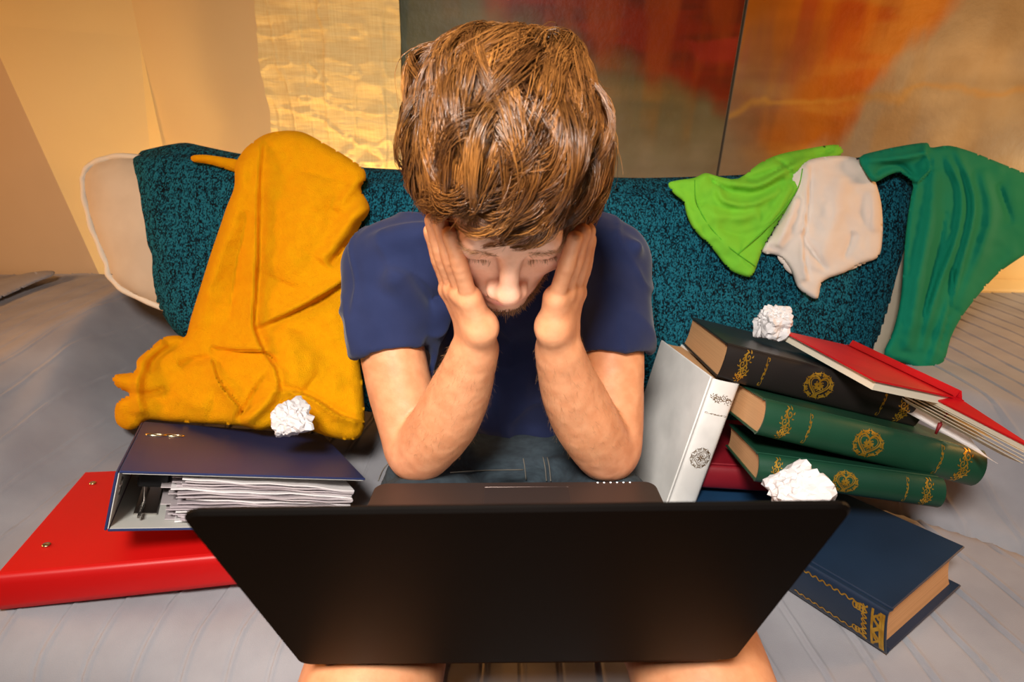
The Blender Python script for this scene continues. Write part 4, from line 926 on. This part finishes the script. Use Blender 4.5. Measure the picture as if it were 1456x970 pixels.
for (a, b_, r_) in [((575, 512, .735), (622, 552, .74), .010), ((560, 400, .70), (620, 470, .725), .012), ((630, 440, .73), (612, 540, .735), .010), ((860, 400, .71), (850, 480, .73), .011), ((520, 430, .70), (560, 470, .695), .010), ((500, 440, .715), (540, 490, .705), .008), ((905, 440, .71), (870, 485, .70), .009),
                     ((660, 625, .765), (800, 640, .765), .008), ((670, 640, .765), (790, 652, .765), .007), ((680, 600, .76), (790, 622, .76), .006), ((540, 345, .725), (620, 330, .74), .008), ((905, 350, .72), (868, 340, .74), .008)]:
    v.add(cone(pp(*a), pp(*b_), r_, r_*.6), .022)
V, Q = v.surf(); V = relax(V, Q, 3, .5); n_ = vnormals(V, Q)
q_ = V@rot([0, .5, .3]).T; rg = lambda f, s: np.maximum(0, 1-np.abs(vnoise(q_*D(f), s))*3.2)**2
V = V+n_*(.003*fbm(V*D([9, 9, 5]), 81, 2)+.0055*rg([13, 9, 5], 83)+.0035*rg([24, 16, 11], 84)+.0010*fbm(V*D([34, 34, 16]), 82, 2)-.002)[:, None]
mesh('t_shirt', V, Q, M['shirt'], man)
def hem(S_, nm):
    d_ = nrm(S_[2]-S_[0]); h_ = S_[0]+d_*(np.dot(S_[1]+(S_[2]-S_[1])*.45-S_[0], d_)); a_ = nrm(np.cross(d_, [0, 0, 1])); b_ = np.cross(d_, a_); an = np.linspace(0, 2*np.pi, 40, endpoint=False)
    b = MB()
    for k_, rr in ((-.016, .0562), (-.0015, .0552)): b.tube(h_+d_*k_+rr*(np.cos(an)[:, None]*a_+np.sin(an)[:, None]*b_), .0009, 5, True)
    b.build(nm, M['shirt'], man, True)

# shorts
v = Vol((-.24, .42, .28), (.26, 1.04, .66), .0045)
for s, K_ in ((-1, KL), (1, KR)):
    hp = D([s*.095, .86, .42]); q = hp+(K_-hp)*.72; d_ = nrm(K_-hp)
    v.chain([hp, (hp+K_)/2+D([0, 0, .006]), q], [.092, .084, .078], .03)
    v.sub(((lambda p, c=hp+(K_-hp)*.64, n2=d_: -(p-c)@n2), q-.12, q+.12), .004)
v.add(ell((0, .84, .455), (.165, .14, .105)), .04)
for (a, b_) in [((655, 668, .70), (740, 675, .70)), ((790, 660, .70), (820, 690, .68)), ((690, 655, .715), (780, 662, .71)), ((560, 668, .66), (545, 690, .66))]: v.add(cone(pp(*a), pp(*b_), .010, .006), .02)
V, Q = v.surf(); V = relax(V, Q, 2); n_ = vnormals(V, Q); V = V+n_*(.004*fbm(V*16, 91, 3))[:, None]
mesh('denim_shorts', V, Q, M['denim'], man)
shV, shN = V, n_
def onshort(px, py):
    r = ray(px, py); r /= np.linalg.norm(r); w_ = shV-C0; t_ = w_@r; dd = np.linalg.norm(w_-t_[:, None]*r, axis=1); c = np.where(dd < .006)[0]
    if not len(c): return pY(px, py, .70)
    i_ = c[np.argmin(t_[c])]; return C0+r*t_[i_]-r*.0012
for pts in ([(744, 652), (746, 664), (748, 682)], [(778, 650), (781, 664), (783, 684)], [(772, 650), (775, 664), (777, 684)], [(640, 672), (690, 669), (744, 668)], [(556, 655), (545, 668), (538, 684)]):
    P = D([onshort(*q) for q in crom(pts, 4)]); MB().tube(P, .0010, 5).build('stitching', M['denim_thread'], man, True)

# ------------------------------------------------------------------ hair strands
def strands(name, P, r, m, parent, colr, tip=.25, kind=None, root=1.):
    n_, K_, _ = P.shape; T_ = np.gradient(P, axis=1); T_ /= np.linalg.norm(T_, axis=2)[..., None]+1e-12
    ref = nrm([.31, .52, .79]); A_ = np.cross(T_, ref); A_ /= np.linalg.norm(A_, axis=2)[..., None]+1e-9; B_ = np.cross(T_, A_)
    tt = np.linspace(0, 1, K_); rr = (np.broadcast_to(r, (n_,))[:, None]*(1-(1-tip)*tt[None]**2))[..., None]
    vs = [P+rr*(math.cos(a)*A_+math.sin(a)*B_) for a in (0, 2.0944, 4.18879)]
    Vv = np.stack(vs, 2).reshape(-1, 3); i_, j_, k_ = np.meshgrid(np.arange(n_), np.arange(K_-1), np.arange(3), indexing='ij'); b0 = (i_*K_+j_)*3
    Qq = np.stack([b0+k_, b0+(k_+1) % 3, b0+3+(k_+1) % 3, b0+3+k_], -1).reshape(-1, 4)
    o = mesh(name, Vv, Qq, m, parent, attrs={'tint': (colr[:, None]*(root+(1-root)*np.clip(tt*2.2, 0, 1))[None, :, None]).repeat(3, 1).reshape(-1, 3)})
    if kind: o['kind'] = kind
    return o
M['hair'] = mat('brown_hair', (.3, .15, .06), .30, (.90, .82, .72), 12, attr='tint', spec=.6)
E0 = D([0, -.011, .024]); ER = D([.079, .097, .089]); Wh = nrm([.33, -.52, .78])
hairline = lambda d: -.55+1.06*sstep((d[:, 1]+.30)/.85)+.02
def samp(n_):
    d = rng.normal(size=(n_*3, 3)); d /= np.linalg.norm(d, axis=1)[:, None]; d = d[d[:, 2] > hairline(d)]; return d[:n_]
NG = 800; K_ = 12
gd = samp(NG); gp = dict(tip=np.clip(rng.normal(.0, .06, NG), -.03, .16), ang=.85*fbm(gd*1.7, 44, 2)+.85*fbm(gd*4.0, 49, 2)+rng.normal(0, .22, NG), lift=np.clip(.19+.13*fbm(gd*2.6, 45, 2)+.12*fbm(gd*5.5, 50, 1)+rng.normal(0, .07, NG), .03, .48), ln=rng.uniform(.85, 1.25, NG), wv=3+3*fbm(gd*1.8, 48, 1)+rng.normal(0, .4, NG), wa=.14+.10*fbm(gd*2, 47, 1), tw=.7*fbm(gd*2.1, 46, 2)+rng.normal(0, .1, NG))
def flow(d, gi, jl=None):
    """hair path on the head: away from the whorl, swept to the forehead"""
    n_ = len(d); out = np.zeros((n_, K_, 3)); cur = d.copy()
    front = sstep((d[:, 1]+.05)/.7); side = sstep((np.abs(d[:, 0])-.35)/.5)
    ln = (.092-.022*front-.012*side)*gp['ln'][gi]*(1 if jl is None else jl)
    for k in range(K_):
        t = k/(K_-1)
        lift = .05+gp['lift'][gi]*np.sin(np.pi*min(t*.85+.12, 1)**.9)*(1-.35*side)*(1-.25*front)*(1-.5*sstep((cur@nrm([.25, -.65, .75])-.35)/.5))+gp['tip'][gi]*t**3; rad = (1+lift)[:, None]
        out[:, k] = E0+cur*ER*rad
        tg = cur-Wh*(cur@Wh)[:, None]*1.0; tg = tg-cur*(tg*cur).sum(1)[:, None]; tg = -Wh+cur*(cur@Wh)[:, None]
        tg /= np.linalg.norm(tg, axis=1)[:, None]+1e-6; sw = np.cross(cur, tg)
        fwd_ = D([-.10, 1., -.15]); ft = fwd_-cur*(cur@fwd_)[:, None]; ft /= np.linalg.norm(ft, axis=1)[:, None]+1e-6
        wgt = (.65*sstep((cur[:, 2]-.1)/.6))[:, None]; tg = tg*(1-wgt)+ft*wgt
        a = gp['ang'][gi]+.28+gp['tw'][gi]*t+gp['wa'][gi]*2.2*np.sin(gp['wv'][gi]+t*6)
        tg = tg*np.cos(a)[:, None]+sw*np.sin(a)[:, None]; tg /= np.linalg.norm(tg, axis=1)[:, None]+1e-6
        cur = cur+tg*(ln/(K_-1)/.105)[:, None]; cur /= np.linalg.norm(cur, axis=1)[:, None]
    return out
GP_ = flow(gd, np.arange(NG))
NS = 25000; sd_ = samp(NS); NS = len(sd_); gi = np.argmax(sd_@gd.T+rng.normal(0, .004, (NS, NG)), axis=1)
own = flow(sd_, gi, rng.uniform(.75, 1.08, NS)); tt = np.linspace(0, 1, K_)
cl_ = (rng.uniform(.6, .98, NS)[:, None]*tt[None]**.9)[..., None]; P = own*(1-cl_)+GP_[gi]*cl_
P += rng.normal(0, .0013, (NS, 1, 3))*tt[None, :, None]+.0010*np.sin(tt*9)[None, :, None]*rng.normal(size=(NS, 1, 3))
fly = rng.random(NS) < .03; P[fly] += (rng.normal(0, .006, (fly.sum(), 1, 3))+(sd_[fly]*.010)[:, None])*(tt**2)[None, :, None]
Pw = Hc+P@HA; gc = rng.random(NG)
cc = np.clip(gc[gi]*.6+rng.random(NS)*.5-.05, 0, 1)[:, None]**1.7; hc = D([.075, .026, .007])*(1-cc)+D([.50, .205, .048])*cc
hair = strands('hair', Pw, rng.uniform(.00030, .00052, NS), M['hair'], man, hc, root=.45)  # root darkening in the tint paints the depth shade between clumps
# scalp layer below the strands
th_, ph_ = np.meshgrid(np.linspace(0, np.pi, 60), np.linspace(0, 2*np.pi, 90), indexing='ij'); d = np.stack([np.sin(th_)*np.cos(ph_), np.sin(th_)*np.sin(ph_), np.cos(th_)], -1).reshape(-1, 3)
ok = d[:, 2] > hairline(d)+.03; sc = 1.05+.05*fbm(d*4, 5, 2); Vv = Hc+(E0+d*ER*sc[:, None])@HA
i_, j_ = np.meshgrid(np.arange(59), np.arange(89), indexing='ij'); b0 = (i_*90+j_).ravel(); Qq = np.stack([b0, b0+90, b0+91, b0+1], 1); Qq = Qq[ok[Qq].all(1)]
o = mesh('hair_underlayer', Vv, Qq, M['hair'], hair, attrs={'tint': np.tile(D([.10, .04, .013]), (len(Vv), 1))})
# beard, brows, lashes, arm hair grow from the skin surface
def grow(name, idx, n_, ln, r, dirv, colr, par, lay=.5, K=5, jit=.35, base=None):
    if not len(idx): return
    ii = rng.choice(idx, n_); p0 = bodyV[ii]+rng.normal(0, .0006, (n_, 3)); N0 = bodyN[ii]; dv = dirv(p0) if callable(dirv) else np.tile(dirv, (n_, 1))
    dv = dv-N0*(dv*N0).sum(1)[:, None]; dv /= np.linalg.norm(dv, axis=1)[:, None]+1e-6; dv = dv+rng.normal(0, jit, (n_, 3))
    l_ = ln*rng.uniform(.6, 1.2, n_); t_ = np.linspace(0, 1, K); P = p0[:, None]+(N0*(1-lay))[:, None]*(l_[:, None]*t_)[..., None]+(dv*lay)[:, None]*(l_[:, None]*t_**1.4)[..., None]
    c = rng.random((n_, 1)); return strands(name, P, r, M['hair'], par, D(colr[0])*(1-c)+D(colr[1])*c, .4, 'stuff')
LH = L_[:nhead]; hv = np.arange(nhead)
bc = ((.10, .045, .02), (.34, .16, .06))
face = (LH[:, 1] > .02)
chin = hv[face & (LH[:, 2] < -.086) & (LH[:, 2] > -.128) & (np.abs(LH[:, 0]) < .052)]
grow('beard', chin, 2600, .009, .00028, -Hu*.9-Hn*.1, bc, man)
must = hv[(LH[:, 1] > .082) & (LH[:, 2] < -.0505) & (LH[:, 2] > -.0575) & (np.abs(LH[:, 0]) < .018) & (np.abs(LH[:, 0]) > .003)]
grow('moustache', must, 300, .0045, .00018, -Hu, bc, man)
for s in (-1, 1):
    br = hv[(LH[:, 1] > .055) & (np.abs(LH[:, 2]-(.0225-.15*np.abs(np.abs(LH[:, 0])-.032))) < .0042) & (LH[:, 0]*s > .013) & (LH[:, 0]*s < .052)]
    grow('eyebrow', br, 200, .0070, .00018, s*Hs+Hu*.15, ((.28, .14, .06), (.5, .27, .12)), man, .8)
    la = hv[(LH[:, 1] > .070) & (np.abs(LH[:, 2]+.0085+.0*LH[:, 0]) < .0014) & (LH[:, 0]*s > .017) & (LH[:, 0]*s < .045)]
    grow('eyelashes', la, 80, .0065, .00016, -Hu*.6, ((.2, .10, .05), (.45, .25, .12)), man, .45, jit=.12)
w0, e0 = pp(682, 497, .545), pp(630, 606, .606); w1, e1 = pp(788, 497, .545), pp(838, 606, .61)
for (a, b_) in ((e0, w0), (e1, w1)):
    dd = b_-a; L2 = dd@dd; t_ = ((bodyV-a)@dd)/L2; di = np.linalg.norm(bodyV-a-t_[:, None]*dd, axis=1); ii = np.where((t_ > -.15) & (t_ < 1.05) & (di < .05) & (bodyN[:, 1] < .3) & (np.arange(len(bodyV)) >= nhead))[0]
    grow('arm_hair', ii, 700, .009, .00009, -dd+D([0, 0, 0]), ((.22, .11, .05), (.5, .28, .12)), man, .85)
#@@PART5
